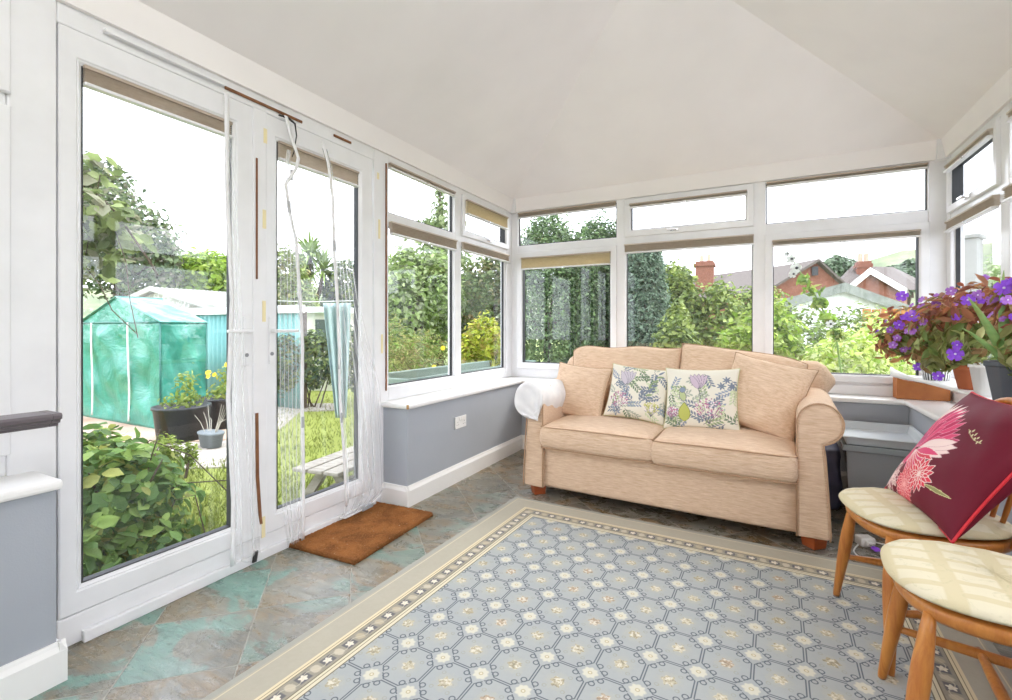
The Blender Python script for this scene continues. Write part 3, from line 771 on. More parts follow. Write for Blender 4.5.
# scatter cushions
def floral(seed, bird):
    P = Paint(170, lin('#e2ddcd')); R = random.Random(seed); s_n = 34
    blue = lin('#7b8593'); grn = lin('#94a57c'); olive = lin('#b9bd66'); mauve = lin('#a97f9b'); pink = lin('#c1799a'); ink = lin('#6c6a74'); dg = lin('#73866b')
    for k in range(s_n):
        x, y = R.random(), R.random(); a = R.uniform(0, 6.28); c = R.choice([lin('#8f9bab'), grn, dg, lin('#c5cfa8'), blue, lin('#aab0a0')])
        P.line(x, y, x+.22*math.cos(a), y+.22*math.sin(a), .004, ink, .02)
        for j in range(5):
            t = .03+.045*j
            for s in (-1, 1): P.petal(x+t*math.cos(a), y+t*math.sin(a), a+s*.8, .075, .014, c, None, sharp=1.2)
    def tulip(x, y, s, c):
        for d in (-.55, -.28, 0, .28, .55): P.petal(x, y, PI/2+d*.8, s, s*.17, c, ink, .005)
        P.line(x, y, x+.02, y-.22, .005, ink, .02)
    def umbel(x, y, s, c, c2):
        for k in range(110):
            a = R.uniform(0, 6.28); r = s*math.sqrt(R.random()); P.dot(x+r*math.cos(a), y+r*math.sin(a)*.8, .011, R.choice([c, c2, lin('#e9dfe0')]))
        for d in range(7): P.line(x, y-s*1.3, x+s*math.cos(.4+d*.38), y+s*.3*math.sin(.4+d*.38), .0025, ink)
    if bird:
        tulip(.48, .62, .27, lin('#c9b6c3')); umbel(.62, .32, .19, pink, mauve); umbel(.12, .25, .1, mauve, pink)
        P.petal(.30, .10, PI/2, .30, .085, olive, lin('#7e8248'), .01); P.petal(.30, .42, PI/2+.3, .20, .05, lin('#b3bd8d'), ink, .008); P.dot(.27, .60, .045, lin('#8896a6'), ink)
        for k in range(3):
            for d in range(7): P.petal(.78+.07*k, .68+.1*(k % 2), d*.9, .07, .012, blue, None)
    else:
        tulip(.32, .60, .30, lin('#c5bdc4')); umbel(.24, .32, .17, pink, mauve); umbel(.78, .26, .13, olive, lin('#d6d391'))
        for k in range(8): P.petal(.66+.02*k, .45+.06*k, .3+.5*(k % 3), .12, .02, blue if k % 2 else grn, None)
    return P.c
PCLOTH = mat('printed_cloth', lambda: dict(col=xattr(), bump=xnoise(xcoord(), 500, 2), strength=.15, dist=.002), rough=.9, spec=.15)
HEM = mat('cushion_hem', col=lin('#c9c69a'), rough=.9)
def scatter(label, x, y, z, w, h, t, rx, ry, rz, m, colr=None, seed=0, hem=None, n=48, nm='scatter_cushion', grp=None, ear=.08, sag=0):
    th = thing(nm, label, 'cushion', group=grp)
    P_ = Matrix.Translation((-.525, 2.83, 0)) @ Matrix.Rotation(SR, 4, 'Z') @ Matrix.Translation((x, y, z)) @ Matrix.Rotation(rz, 4, 'Z') @ Matrix.Rotation(rx, 4, 'X') @ Matrix.Rotation(ry, 4, 'Y')
    th.matrix_world = P_
    th.location, th.rotation_euler = P_.to_translation(), P_.to_euler()
    o, e = pillow('cover', w, h, t, m, th, colr, n=n, seed=seed, ear=ear, sag=sag)
    MB().tube(e, .0035, 6, caps=False).build('piping', hem or PIPE, th, smooth=True)
    return th
r_ = math.radians
scatter('plain beige cushion leaning on the white-covered sofa arm', -.605, .370, .655, .43, .385, .13, r_(-22), r_(4), r_(-6), FAB, seed=1)
scatter('floral leafy cushion in sofa middle beside small plain cushion', -.185, .345, .672, .40, .36, .13, r_(-20), r_(5), r_(2), PCLOTH, floral(2, False), 2, HEM, 170)
scatter('floral cushion with small bird, right of the other floral one', .205, .325, .668, .43, .385, .14, r_(-20), r_(-2), r_(0), PCLOTH, floral(7, True), 3, HEM, 170)
scatter('large plain beige cushion slumped against right sofa arm', .530, .395, .705, .46, .45, .17, r_(-24), r_(12), r_(-12), FAB, seed=4)

# ------------------------------------------------------------------ stick-back chairs
WOOD = mat('elm_beech_wood', lambda: dict(col=xmix(xramp(xnoise(xmap(xcoord(), (14, 14, 2.2)), 2.5, 5, .6, 1.2), (.3, 0.), (.7, 1.)), lin('#a9642b'), lin('#c8873f')),
           bump=xnoise(xmap(xcoord(), (30, 30, 5)), 3, 3), strength=.05), rough=.32, spec=.5)
def padmat():
    x, y, z = xsep(xcoord())
    u = x/.115; v = y/.066+u.floor()*.5
    n = xnoise(xcoord(), 22, 5, .65, 1.5)
    w = step(xmax(((u.frac()-.5).abs()-.34), ((v.frac()-.5).abs()-.33)), .0, .05)
    c = xmix(w*.6, lin('#c8bc9a'), lin('#d8d1bb')); c = xmix(xramp(n, (.56, 0.), (.64, .35), (.70, 0.)), c, lin('#a9a684'))
    return dict(col=c, bump=xnoise(xcoord(), 300, 2), strength=.2, dist=.002)
PAD = mat('seat_pad_cloth', padmat, rough=.85, spec=.2)
def outline(n, sx, sy, p=2.6):
    o = []
    for k in range(n):
        a = 2*PI*k/n; c, s = math.cos(a), math.sin(a)
        r = 1/((abs(c)**p+abs(s)**p)**(1/p)); x, y = r*c*sx, r*s*sy
        y *= 1-.10*(x/sx*.5+.5)         # narrower towards the back
        o.append((x, y))
    return o
def stick_chair(label, loc, rz, fx=-.19, fy=.235):
    t = thing('stick_back_chair', label, 'chair', (loc[0], loc[1], .0088), rz, 'stick-back wooden chairs with cream seat pads')
    n = 56; mb = MB(); lv = [(.965, .392), (1.0, .402), (1.01, .414), (1.0, .424), (.97, .428)]
    pts = outline(n, .212, .215)
    for s, z in lv: mb.v += [(x*s, y*s, z) for x, y in pts]
    for i in range(len(lv)-1):
        for k in range(n): a = i*n+k; b = i*n+(k+1) % n; mb.f.append((a, b, b+n, a+n))
    mb.f += [tuple(reversed(range(n))), tuple(range((len(lv)-1)*n, len(lv)*n))]
    mb.build('seat', WOOD, t, smooth=True, bevel=0)
    # pad
    K = 16; P = np.zeros((n, K*2, 3)); pp = outline(n, .226, .224)
    for i, (x, y) in enumerate(pp):
        for j in range(2*K):
            f = j/(2*K-1); a = PI*(f-.5)     # underside rim to crown
            rad = math.cos(a)**.35 if f <= .5 else math.cos(a)**.28
            zz = (.448+.019*math.sin(a)) if f < .5 else (.448+.019*math.sin(a)+.006*math.sin(a)**2)
            if f > .5: zz += .0012*math.sin(x*60+y*30)
            P[i, j] = (x*rad-.010, y*rad, zz)
    grid_mesh('seat_pad', P, PAD, t, closed=True)
    for sx, sy in ((-1, 1), (-1, -1), (1, 1), (1, -1)):
        top = Vector((-.158 if sx < 0 else .13, sy*(.155 if sx < 0 else .12), .405)); bot = Vector((fx if sx < 0 else .205, sy*(fy if sx < 0 else .165), .0))
        pts = [top.lerp(bot, f) for f in (0, .12, .3, .45, .6, .8, .97, 1)]
        MB().tube(pts, [.0125, .0165, .0210, .0215, .0195, .0155, .0120, .0105], 14).build('leg', WOOD, t, smooth=True)
    for sy in (-1, 1):
        a = Vector((-.158, sy*.155, .405)).lerp(Vector((fx, sy*fy, 0)), .56); b = Vector((.13, sy*.12, .405)).lerp(Vector((.205, sy*.165, 0)), .56)
        MB().tube([a.lerp(b, f) for f in (0, .1, .3, .5, .7, .9, 1)], [.0085, .0105, .0135, .0145, .0135, .0105, .0085], 12).build('stretcher', WOOD, t, smooth=True)
    a = Vector((.0, -.19, .178)); b = Vector((.0, .19, .178))
    MB().tube([a.lerp(b, f) for f in (0, .1, .3, .5, .7, .9, 1)], [.0085, .0105, .013, .014, .013, .0105, .0085], 12).build('cross_stretcher', WOOD, t, smooth=True)
    # bent bow and spindles
    bow = []
    for k in range(29):
        a = PI*k/28; y = .185*math.cos(a)*(1+.05*math.sin(a)); hgt = math.sin(a)**.62*.43
        bow.append((.150+.30*hgt*.75, y, .415+hgt))
    MB().tube(bow, [.0150]*2+[.0135]*25+[.0150]*2, 12).build('back_bow', WOOD, t, smooth=True)
    for k in range(5):
        y = -.115+.0575*k; a = math.acos(max(-1, min(1, y*1.0/.190))); hgt = math.sin(a)**.62*.43
        b = Vector((.150+.30*hgt*.75, y*1.10, .413+hgt)); a_ = Vector((.155, y*.82, .42))
        MB().tube([a_.lerp(b, f) for f in (0, .2, .45, .7, 1)], [.006, .0075, .0090, .0075, .0055], 10).build('spindle', WOOD, t, smooth=True)
    return t
stick_chair('stick-back wooden chair holding burgundy flower cushion, farther of the two', (.515, 2.165, 0), r_(10.5), -.190, .236)
stick_chair('nearest wooden chair with empty cream pad, cut by right photo edge', (.540, 1.640, 0), r_(-5), -.215, .215)

# burgundy cushion with embroidered dahlias
def dahlia():
    bg = lin('#661427'); P = Paint(260, bg); R = random.Random(3)
    pk = lin('#d4466f'); pk2 = lin('#b82c58'); wh = lin('#e9cfc8'); red = lin('#cf3f50'); dk = lin('#4b2a2c'); gr = lin('#8b8a58')
    def bloom(cx, cy, s, n, rows, c1, c2, ed, a0=0, span=6.283, squash=1):
        for r in range(rows):
            f = 1-r/rows*.8
            for k in range(n):
                a = a0+span*(k+.5*(r % 2))/n+R.uniform(-.06, .06)
                P.petal(cx, cy, a, s*f*R.uniform(.9, 1.08), s*f*.16, c1 if (k+r) % 3 else c2, ed, .0055, 1.1)
    # foliage tangle bottom left
    for k in range(26):
        x, y = R.uniform(.0, .36), R.uniform(.0, .30); P.petal(x, y, R.uniform(0, 6.28), R.uniform(.06, .12), .018, R.choice([dk, gr, lin('#7a5a55'), wh]), wh if k % 3 else None, .004)
    # large lotus-like bloom: cream outer petals, pink inner
    cx, cy = .18, .41
    for k in range(12):
        a = r_(48+k*8); P.petal(cx, cy, a, .47-.012*abs(k-3), .040, wh, lin('#b98f92'), .004, 1.1)
    for k in range(9):
        a = r_(22+k*6.5); P.petal(cx, cy, a, .47-.02*(k % 3), .035, pk if k % 2 else pk2, lin('#e58aa2'), .0045, 1.1)
    for k in range(13):
        a = r_(25+k*11); P.petal(cx, cy, a, .31*R.uniform(.9, 1.1), .038, pk2 if k % 2 else pk, lin('#e58aa2'), .004, 1.1)
    for k in range(4):
        a = r_(2+k*7); P.petal(cx+.06, cy, a, .43-.03*abs(k-2), .040, wh, lin('#c79a9c'), .004, 1.1)
    for k in range(9):
        a = r_(-58+k*8); P.petal(cx+.03, cy-.02, a, .37*R.uniform(.85, 1.05), .034, red if k % 2 else pk, wh, .006, 1.1)
    for k in range(9):
        a = r_(60+k*17); P.petal(cx, cy, a, .17*R.uniform(.85, 1.1), .028, pk2 if k % 2 else lin('#a94a78'), lin('#e58aa2'), .0035, 1.1)
    for k in range(10):
        a = r_(140+k*16); P.petal(cx, cy, a, .17, .03, pk if k % 2 else pk2, lin('#e08098'), .004, 1.1)
    bloom(.37, .11, .155, 19, 5, red, lin('#c23a52'), lin('#eda7a4'))
    bloom(.53, .24, .14, 13, 3, red, lin('#d8364a'), wh)
    bloom(.12, .12, .13, 11, 3, lin('#c9a9a4'), lin('#8d4655'), wh)
    P.petal(.62, .20, r_(4), .26, .016, gr, lin('#d9cf9a'), .004)
    P.line(.60, .68, .78, .62, .003, lin('#b7a97c'), -.02)
    for k in range(8):
        x, y = .62+.020*k, .675-.008*k
        P.petal(x, y, r_(75 if k % 2 else -70), .026, .007, lin('#cfc49a'), None)
    return P.c
SILK = mat('burgundy_silk', lambda: dict(col=xattr(), bump=xnoise(xmap(xcoord(), (3, 1, 12)), 3, 3), strength=.12, dist=.01), rough=.6, spec=.2)
REDP = mat('red_piping', col=lin('#c8202e'), rough=.5)
bc = thing('scatter_cushion', 'burgundy silk cushion with pink dahlias on farther wooden chair', 'cushion')
BL, BR, TL = Vector((.425, 2.375, .487)), Vector((.487, 1.88, .487)), Vector((.690, 2.372, .872))
ux = (BR-BL).normalized(); uz = (TL-BL); uz = (uz-ux*uz.dot(ux)).normalized(); uy = uz.cross(ux)
M3 = Matrix((ux, uy, uz)).transposed(); w_, h_ = (BR-BL).length, (TL-BL).length
cen = BL+ux*w_/2+uz*h_/2+uy*.035
bc.location = cen; bc.rotation_euler = M3.to_euler()
o, e = pillow('cover', w_*1.02, h_*1.02, .15, SILK, bc, dahlia(), n=260, seed=12, ear=.075)
MB().tube(e, .0045, 7, caps=False).build('piping', REDP, bc, smooth=True)

# ------------------------------------------------------------------ corner clutter behind the sofa end
TUBCL = clearmat('clear_tub_plastic', (.90, .92, .95), .8, .08, lin('#d5d9de'), .34)
tub = thing('storage_tub', 'clear plastic storage tub with grey lid right of the sofa', 'storage tub', (.648, 3.60, 0), r_(-3))
def tubshell(mb, w, d, z0, z1, flare, th=.004):
    a = [(-w/2, -d/2), (w/2, -d/2), (w/2, d/2), (-w/2, d/2)]
    def lp(s, z, o=0): return [(x*s-math.copysign(o, x), y*s-math.copysign(o, y), z) for x, y in a]
    L = lp(1, z0)+lp(flare, z1)+lp(flare, z1, th)+lp(1, z0+th, th)
    fs = [(3, 2, 1, 0), (12, 13, 14, 15)]
    for k in range(3):
        for i in range(4): j = (i+1) % 4; fs.append((k*4+i, k*4+j, k*4+4+j, k*4+4+i))
    return mb.add(L, fs)
tubshell(MB(), .33, .47, 0, .405, 1.10).build('tub_body', TUBCL, tub, bevel=.006)
lid = MB(); lid.box(-.196, .196, -.27, .27, .405, .425)
for a in ((-.200, .200, -.275, -.262), (-.200, .200, .262, .275)): lid.box(*a, .398, .432)
for a in ((-.200, -.188, -.275, .275), (.188, .200, -.275, .275)): lid.box(*a, .398, .432)
lid.build('lid', clearmat('lid_plastic', (.7, .75, .78), .8, .1, lin('#b7c0c4'), .6), tub, bevel=.004)
tc = mat('tub_contents', f_var(lin('#8d8c8a'), lin('#6f7178'), 9), rough=.8)
bx_ = thing('folded_stack', 'stack of folded grey papers seen inside the clear tub', 'papers', (.648, 3.60, .008), r_(-3))
for k in range(5): MB().box(-.13, .13, -.19, .19, k*.028, k*.028+.024).build('folded_sheet', mat('paper_%d' % (k % 3), col=lin(('#d5d1c6', '#aeafb4', '#e0dacb')[k % 3]), rough=.8), bx_, bevel=.006)
fo = MB().box(-.03, .03, -.006, .006, 0, .27).build('folding_handle', mat('grey_plastic', col=lin('#7d8086'), rough=.5), None, bevel=.004, loc=(.58, 3.43, .115), rot=(0, r_(32), r_(-3)))
tag(fo, 'slanted flat grey bar lying inside the clear storage tub', 'bar')
tray = thing('grey_tray', 'shallow grey plastic tray lying on the storage tub lid', 'tray', (.648, 3.60, .433), r_(-3))
TRAYM = mat('tray_grey', col=lin('#ced4d8'), rough=.35)
tm = MB(); tubshell(tm, .36, .51, 0, .045, 1.06, .006); tm.build('tray_body', TRAYM, tray, bevel=.004)
tm = MB().ring(-.206, .206, -.285, .285, .018, 0, .008, .003); o = tm.build('rim', TRAYM, tray, bevel=.002, rot=(-PI/2, 0, 0), loc=(0, 0, .052))
# dark bag between sofa and tub
bag = bm_obj('bag', softbox(.10, .30, .36, .03, .01, 8, .006, 5, c=(0, 0, .18)), mat('dark_bag', f_var(lin('#50516a'), lin('#3d3e50'), 12, .3, 60), rough=.6), loc=(.405, 3.62, 0), rot=(0, 0, r_(-3)))
tag(bag, 'dark navy bag standing between sofa arm and clear tub', 'bag')

# plug adaptor, its lead, a fallen bloom
ad = thing('plug_adaptor', 'white plug adaptor lying on slate floor behind the chairs', 'adaptor', (.484, 3.00, 0), r_(25))
MB().box(-.035, .035, -.03, .03, .0, .045).build('adaptor_body', PAINT, ad, bevel=.008)
MB().box(-.02, .02, -.045, -.03, .01, .035).build('plug', PAINT, ad, bevel=.005)
pl = MB()
for dx in (-.01, .01): pl.box(dx-.002, dx+.002, -.058, -.045, .02, .024)
pl.build('pins', CHROME, ad)
def cable(pts, label):
    c_ = MB(); P_ = [Vector(p) for p in pts]; out = []
    for i in range(len(P_)-1):
        p0, p1, p2, p3 = P_[max(i-1, 0)], P_[i], P_[i+1], P_[min(i+2, len(P_)-1)]
        for k in range(8):
            t = k/8; out.append(.5*((2*p1)+(p2-p0)*t+(2*p0-5*p1+4*p2-p3)*t*t+(3*p1-p0-3*p2+p3)*t**3))
    out.append(P_[-1]); o = c_.tube(out, .0035, 7).build('cable', PAINT, None, smooth=True); tag(o, label, 'cable')
cable([(.45, 2.96, .012), (.42, 2.88, .004), (.44, 2.80, .004)], 'short white lead end pointing forward from the plug adaptor')
cable([(.51, 3.03, .015), (.60, 3.05, .004), (.72, 3.18, .004), (.80, 3.3, .004)], 'white cable running back from the adaptor along the slate floor')

# ------------------------------------------------------------------ netting at the doors
def sheermat():
    m = bpy.data.materials.new('sheer_netting'); m.use_nodes = True; nt = m.node_tree; X.nt = nt
    b = nt.nodes['Principled BSDF']; out = nt.nodes['Material Output']
    b.inputs['Base Color'].default_value = (.90, .90, .90, 1); b.inputs['Roughness'].default_value = .8
    t = nt.nodes.new('ShaderNodeBsdfTransparent'); tl = nt.nodes.new('ShaderNodeBsdfTranslucent'); tl.inputs[0].default_value = (.9, .9, .9, 1)
    a = nt.nodes.new('ShaderNodeMixShader'); a.inputs[0].default_value = .5
    nt.links.new(b.outputs[0], a.inputs[1]); nt.links.new(tl.outputs[0], a.inputs[2])
    lw = nt.nodes.new('ShaderNodeLayerWeight'); lw.inputs[0].default_value = .5
    f = nt.nodes.new('ShaderNodeMath'); f.operation = 'MULTIPLY_ADD'; f.inputs[1].default_value = .38; f.inputs[2].default_value = .13; nt.links.new(lw.outputs['Facing'], f.inputs[0])
    mx = nt.nodes.new('ShaderNodeMixShader'); nt.links.new(f.outputs[0], mx.inputs[0]); nt.links.new(t.outputs[0], mx.inputs[1]); nt.links.new(a.outputs[0], mx.inputs[2])
    nt.links.new(mx.outputs[0], out.inputs[0]); return m
SHEER = sheermat()
TAPE = mat('white_ribbon', f_var(lin('#f4f4f4'), lin('#e6e6e8'), 8, .2, 100), rough=.8)
MAGN = mat('grey_magnet', col=lin('#b4b6b8'), rough=.5)
def interp(path, z):
    p = sorted(path, key=lambda q: q[1]); ys = [q[0] for q in p]; zs = [q[1] for q in p]
    return float(np.interp(z, zs, ys))
def netting(label, left, right, z0, z1, folds, amp, x=-2.055, tape=None, hem=None, mags=()):
    t = thing('door_netting', label, 'netting', (x, (left[0][0]+right[0][0])/2, 0), 0, 'white netting hanging at the glass doors')
    oy = t.location.y; n, k = 90, 60; P = np.zeros((n, k, 3))
    for j in range(k):
        z = z0+(z1-z0)*j/(k-1); a, b = interp(left, z), interp(right, z)
        for i in range(n):
            s = i/(n-1); ph = s*folds*2*PI
            P[i, j] = (amp*math.sin(ph+.5*math.sin(z*3))+amp*.4*math.sin(ph*2.3+z*2), a+(b-a)*s-oy, z+(0.012*math.sin(s*9) if j == 0 else 0))
    grid_mesh('net_cloth', P, SHEER, t)
    if tape:
        pts = [(0.004+.006*math.sin(z*7), y-oy, z) for y, z in tape]
        f = []
        for i in range(len(pts)-1):
            for q in range(6): f.append(Vector(pts[i]).lerp(Vector(pts[i+1]), q/6))
        f.append(Vector(pts[-1])); w = .0105
        P = np.array([[(p.x+.0008*math.sin(i*1.3), p.y-w, p.z) for i, p in enumerate(f)], [(p.x+.002, p.y, p.z) for p in f], [(p.x-.001+.0008*math.sin(i*.9), p.y+w, p.z) for i, p in enumerate(f)]])
        grid_mesh('edge_ribbon', P, TAPE, t, solid=.0012)
        for z in mags:
            y = interp(tape, z)-oy; MB().box(.002, .006, y-.0085, y+.0085, z-.028, z+.028).build('magnet', MAGN, t, bevel=.001)
    if hem:
        MB().tube([(.0, y-oy, z) for y, z in hem], [.006]*len(hem), 8, flat=.8).build('hem', TAPE, t, smooth=True)
    return t
netting('white netting strip bunched beside the left door handle', [(1.275, 2.10), (1.302, 1.6), (1.322, 1.2), (1.306, .8), (1.325, .35), (1.320, .03)], [(1.30, 2.10), (1.345, 1.6), (1.365, 1.2), (1.40, .7), (1.43, .4), (1.455, .05)], .045, 2.12, 2, .002,
        tape=[(1.287, 2.12), (1.296, 1.66), (1.312, 1.22), (1.300, .79), (1.318, .34), (1.315, .05)])
netting('middle white netting with ribbon edge over left half of right door', [(1.60, 2.0), (1.57, 1.80), (1.553, 1.55), (1.548, 1.1), (1.552, .6), (1.566, .22), (1.60, .02)], [(1.62, 2.0), (1.60, 1.80), (1.66, 1.5), (1.668, 1.24), (1.682, 1.0), (1.687, .7), (1.687, .3), (1.687, .01)], .018, 1.98, 6, .0055,
        tape=[(1.585, 2.14), (1.612, 2.05), (1.656, 1.955), (1.645, 1.903), (1.587, 1.807), (1.61, 1.684), (1.651, 1.542), (1.668, 1.242), (1.681, 1.014), (1.687, .733), (1.687, .326), (1.687, .02)],
        mags=(1.86, 1.70, 1.22, .62, .33))
netting('right white netting with ribbon edge hanging beside the doormat', [(1.812, 2.07), (1.847, 1.98), (1.882, 1.80), (1.896, 1.53), (1.91, 1.25), (1.924, .98), (1.938, .7), (1.96, .417), (1.975, .15), (1.945, .035)], [(1.84, 2.07), (1.875, 1.98), (1.93, 1.8), (2.02, 1.53), (2.08, 1.25), (2.17, .98), (2.25, .75), (2.285, .41), (2.305, .10), (2.18, .032)], .032, 2.06, 6, .0065,
        tape=[(1.807, 2.09), (1.847, 1.98), (1.882, 1.80), (1.896, 1.53), (1.91, 1.25), (1.924, .98), (1.938, .7), (1.96, .417), (1.975, .10)],
        hem=[(1.935, .045), (1.975, .030), (2.13, .034), (2.18, .040), (2.26, .07)], mags=(1.88, 1.55, 1.30, .9, .6))
tag(MB().box(-.003, .003, -.045, .045, -.012, .012).build('care_label', mat('grey_label', f_var(lin('#8d9499'), lin('#c9cdd0'), 150, sc=(1, 6, 1)), rough=.8), None, loc=(-2.034, 2.13, .045), rot=(0, r_(10), r_(4))),
    'small grey printed label at the bottom hem of right netting', 'label')
hk = MB(); hk.tube([(-2.085, 1.575, 2.148), (-2.078, 1.62, 2.150), (-2.066, 1.652, 2.130), (-2.060, 1.656, 2.07), (-2.058, 1.640, 1.985), (-2.060, 1.63, 1.955)], [.007, .009, .007, .0055, .005, .004], 8, flat=.5)
tag(hk.build('black_strap', mat('black_strap', col=lin('#2d2b2b'), rough=.6), smooth=True), 'short black strap hanging from brown tape above the right door', 'strap')
tag(MB().prism([(1.425, .012), (1.443, .012), (1.452, .060), (1.434, .058)], -2.076, -2.066, 'x').build('door_wedge', mat('black_strap', col=lin('#2d2b2b'))), 'small black plastic tab at the foot of the door meeting stile', 'tab')

# moulded dark rail crossing the near window
rl = MB(); pr = [(-1.975, .800), (-1.90, .800), (-1.898, .808), (-1.885, .812), (-1.883, .820), (-1.872, .824), (-1.870, .836), (-1.876, .842), (-1.975, .842)]
rl.prism(pr, -.75, .645, 'y'); 
rl.prism([(a, b) for a, b in pr], .645, .668, 'y')
DKW = mat('dark_taupe_paint', f_var(lin('#6b6366'), lin('#5c5558'), 6, sc=(3, .6, 3)), rough=.4)
rr_ = thing('window_rail', 'dark taupe moulded rail above white sill at left photo edge', 'rail', (0, 0, 0))
rl.build('moulded_board', DKW, rr_, bevel=.002)
for y in (-.6, .30): MB().box(-2.10, -1.955, y-.012, y+.012, .815, .835).build('bracket', WHITE, rr_, bevel=.002)

# ------------------------------------------------------------------ plants on the right sill
bxp = thing('cork_box', 'orange-brown wedge-sided box on the sill in right window corner', 'box', (0, 0, 0))
CORK = mat('cork_brown', f_var(lin('#b9763f'), lin('#a9683a'), 14, .1, 90), rough=.7)
MB().prism([(.815, .634), (.815, .775), (.835, .765), (.87, .752), (.92, .745), (1.085, .742), (1.085, .634)], 4.0, 4.105, 'y').build('box_body', CORK, bxp, bevel=.003)
pt = thing('plant_tray', 'long white tray with wavy raised lip carrying the sill pots', 'tray', (0, 0, 0))
edge_ = [(.800, 4.085), (.802, 3.99), (.83, 3.85), (.868, 3.62), (.886, 3.40), (.897, 3.1), (.90, 2.8), (.90, 2.45)]
MB().prism(edge_+[(1.085, 2.45), (1.085, 4.085)], .776, .784, 'z').build('tray_base', PAINT, pt)
lipz = [.838, .826, .806, .796, .792, .790, .790, .790]
sm = []
for i in range(len(edge_)-1):
    for q in range(5):
        f = q/5; sm.append((edge_[i][0]*(1-f)+edge_[i+1][0]*f, edge_[i][1]*(1-f)+edge_[i+1][1]*f, lipz[i]*(1-f)+lipz[i+1]*f))
P = np.array([[(x, y, .776) for x, y, z in sm], [(x, y, z) for x, y, z in sm]])
grid_mesh('raised_lip', P, PAINT, pt, solid=.006)
for y in (2.55, 3.2): MB().box(.98, 1.07, y-.05, y+.05, .634, .776).build('support_block', PAINT, pt, bevel=.003)

def stripe(c1, c2, n):
    def f():
        x, y, z = xsep(xcoord()); a = X.m('ARCTAN2', y, x)
        return dict(col=xmix(step(((a*(n/6.2832)).frac()-.5).abs(), .28, .08), c1, c2))
    return f
BASKET = mat('slotted_basket', stripe(lin('#232426'), lin('#e4e4e2'), 26), rough=.5)
BLK = mat('black_plastic', col=lin('#2a2c30'), rough=.45)
SOIL = mat('potting_soil', f_var(lin('#3a2c22'), lin('#24190f'), 40, .8, 90), rough=1)
LEAF = leafmat('leaf'); LEAFX = leafmat('leaf_outdoor', .40, .5)
PETAL = mat('purple_petal', f_var(lin('#8a40d8'), lin('#9c5ce4'), 60), rough=.6)
PETAL2 = mat('mauve_petal', f_var(lin('#b77fd0'), lin('#9a5cc0'), 60), rough=.6)
def bloom_mb(c, nrm, r, n=5, cup=.25):
    mb = MB(); nrm = Vector(nrm).normalized(); a = nrm.orthogonal().normalized(); b = nrm.cross(a); c = Vector(c)
    for k in range(n):
        t = 2*PI*k/n; d = a*math.cos(t)+b*math.sin(t); e_ = nrm.cross(d)
        ps = [c, c+d*r*.45+e_*r*.36+nrm*r*cup*.4, c+d*r*.92+e_*r*.42+nrm*r*cup*.3, c+d*r*1.03+nrm*r*cup*.1, c+d*r*.92-e_*r*.42+nrm*r*cup*.3, c+d*r*.45-e_*r*.36+nrm*r*cup*.4]
        i = len(mb.v); mb.v += [tuple(p) for p in ps]; mb.f += [(i, i+1, i+2, i+3), (i, i+3, i+4, i+5)]
    return mb
EYE = mat('pale_eye', col=lin('#e9def6'), rough=.7)
def flowering(label, loc, pot, blobs, blobs2, blooms, seed, stems):
    t = thing('flowering_plant', label, 'plant', loc)
    L = Vector(loc); sub = lambda B: [(a-L.x, b-L.y, c-L.z, d, e, f) for a, b, c, d, e, f in B]
    pot(t)
    cu = [lin(h) for h in ('#b87058', '#c98560', '#a06050', '#cf9d6a', '#b07a5a', '#b39a68')]
    ol = [lin(h) for h in ('#a3ae68', '#b8c27c', '#94945a', '#c6c68c', '#b38e62', '#859a55')]
    leaves('upper_foliage', sub(blobs), 430, .066, cu, t, LEAF, .38, .9, .25, seed, .3)
    leaves('lower_foliage', sub(blobs2), 520, .080, ol, t, LEAF, .36, .2, .2, seed+1, 1.2)
    sm_ = MB(); R = random.Random(seed)
    for k in range(stems):
        b = R.choice(sub(blobs)+sub(blobs2)); q = Vector((b[0]+R.uniform(-.7, .7)*b[3], b[1]+R.uniform(-.7, .7)*b[4], b[2]+R.uniform(-.2, .8)*b[5]))
        s0 = Vector((R.uniform(-.03, .03), R.uniform(-.03, .03), .09)); mid = s0.lerp(q, .5)+Vector((0, 0, .05))
        sm_.tube([s0, mid, q], [.0035, .0028, .0015], 5)
    sm_.build('stems', mat('reddish_stem', col=lin('#7b4a35'), rough=.6), t, smooth=True)
    for (p, r, m) in blooms:
        p = Vector(p); nr = (Vector((0, 0, 1.1))-p).normalized()*.8+Vector((R.uniform(-.4, .4), R.uniform(-.4, .4), R.uniform(0, .5)))
        o = bloom_mb(p-L, nr, r).build('bloom', m, t, fix=False)
        MB().ball(p-L+nr.normalized()*r*.08, r*.16, 6, 4).build('flower_eye', EYE, o)
    Bs = sub(blobs)
    for k in range(16):
        b = Bs[k % len(Bs)]; a = R.uniform(2.4, 5.4); e = R.uniform(-.5, 1.0); q = Vector((b[0]+b[3]*1.02*math.cos(a)*math.cos(e), b[1]+b[4]*1.02*math.sin(a)*math.cos(e), b[2]+b[5]*1.05*math.sin(e)))
        bloom_mb(q, (math.cos(a)*.7, math.sin(a)*.7-.3, .4), R.uniform(.013, .021)).build('bloom', PETAL2 if k % 3 else PETAL, t, fix=False)
    return t
def basket(t, r=.075, h=.085):
    MB().lathe([(r*.82, 0), (r, h)], n=32).build('basket', BASKET, t, smooth=True); MB().lathe([(r*1.0, h-.004), (r*1.06, h-.004), (r*1.06, h+.006), (r*.98, h+.006), (r*.96, h-.01)], n=32).build('rim', BLK, t, smooth=True)
    MB().lathe([(.001, h-.012), (r*.95, h-.012), (.001, h-.008)], n=20).build('soil', SOIL, t)
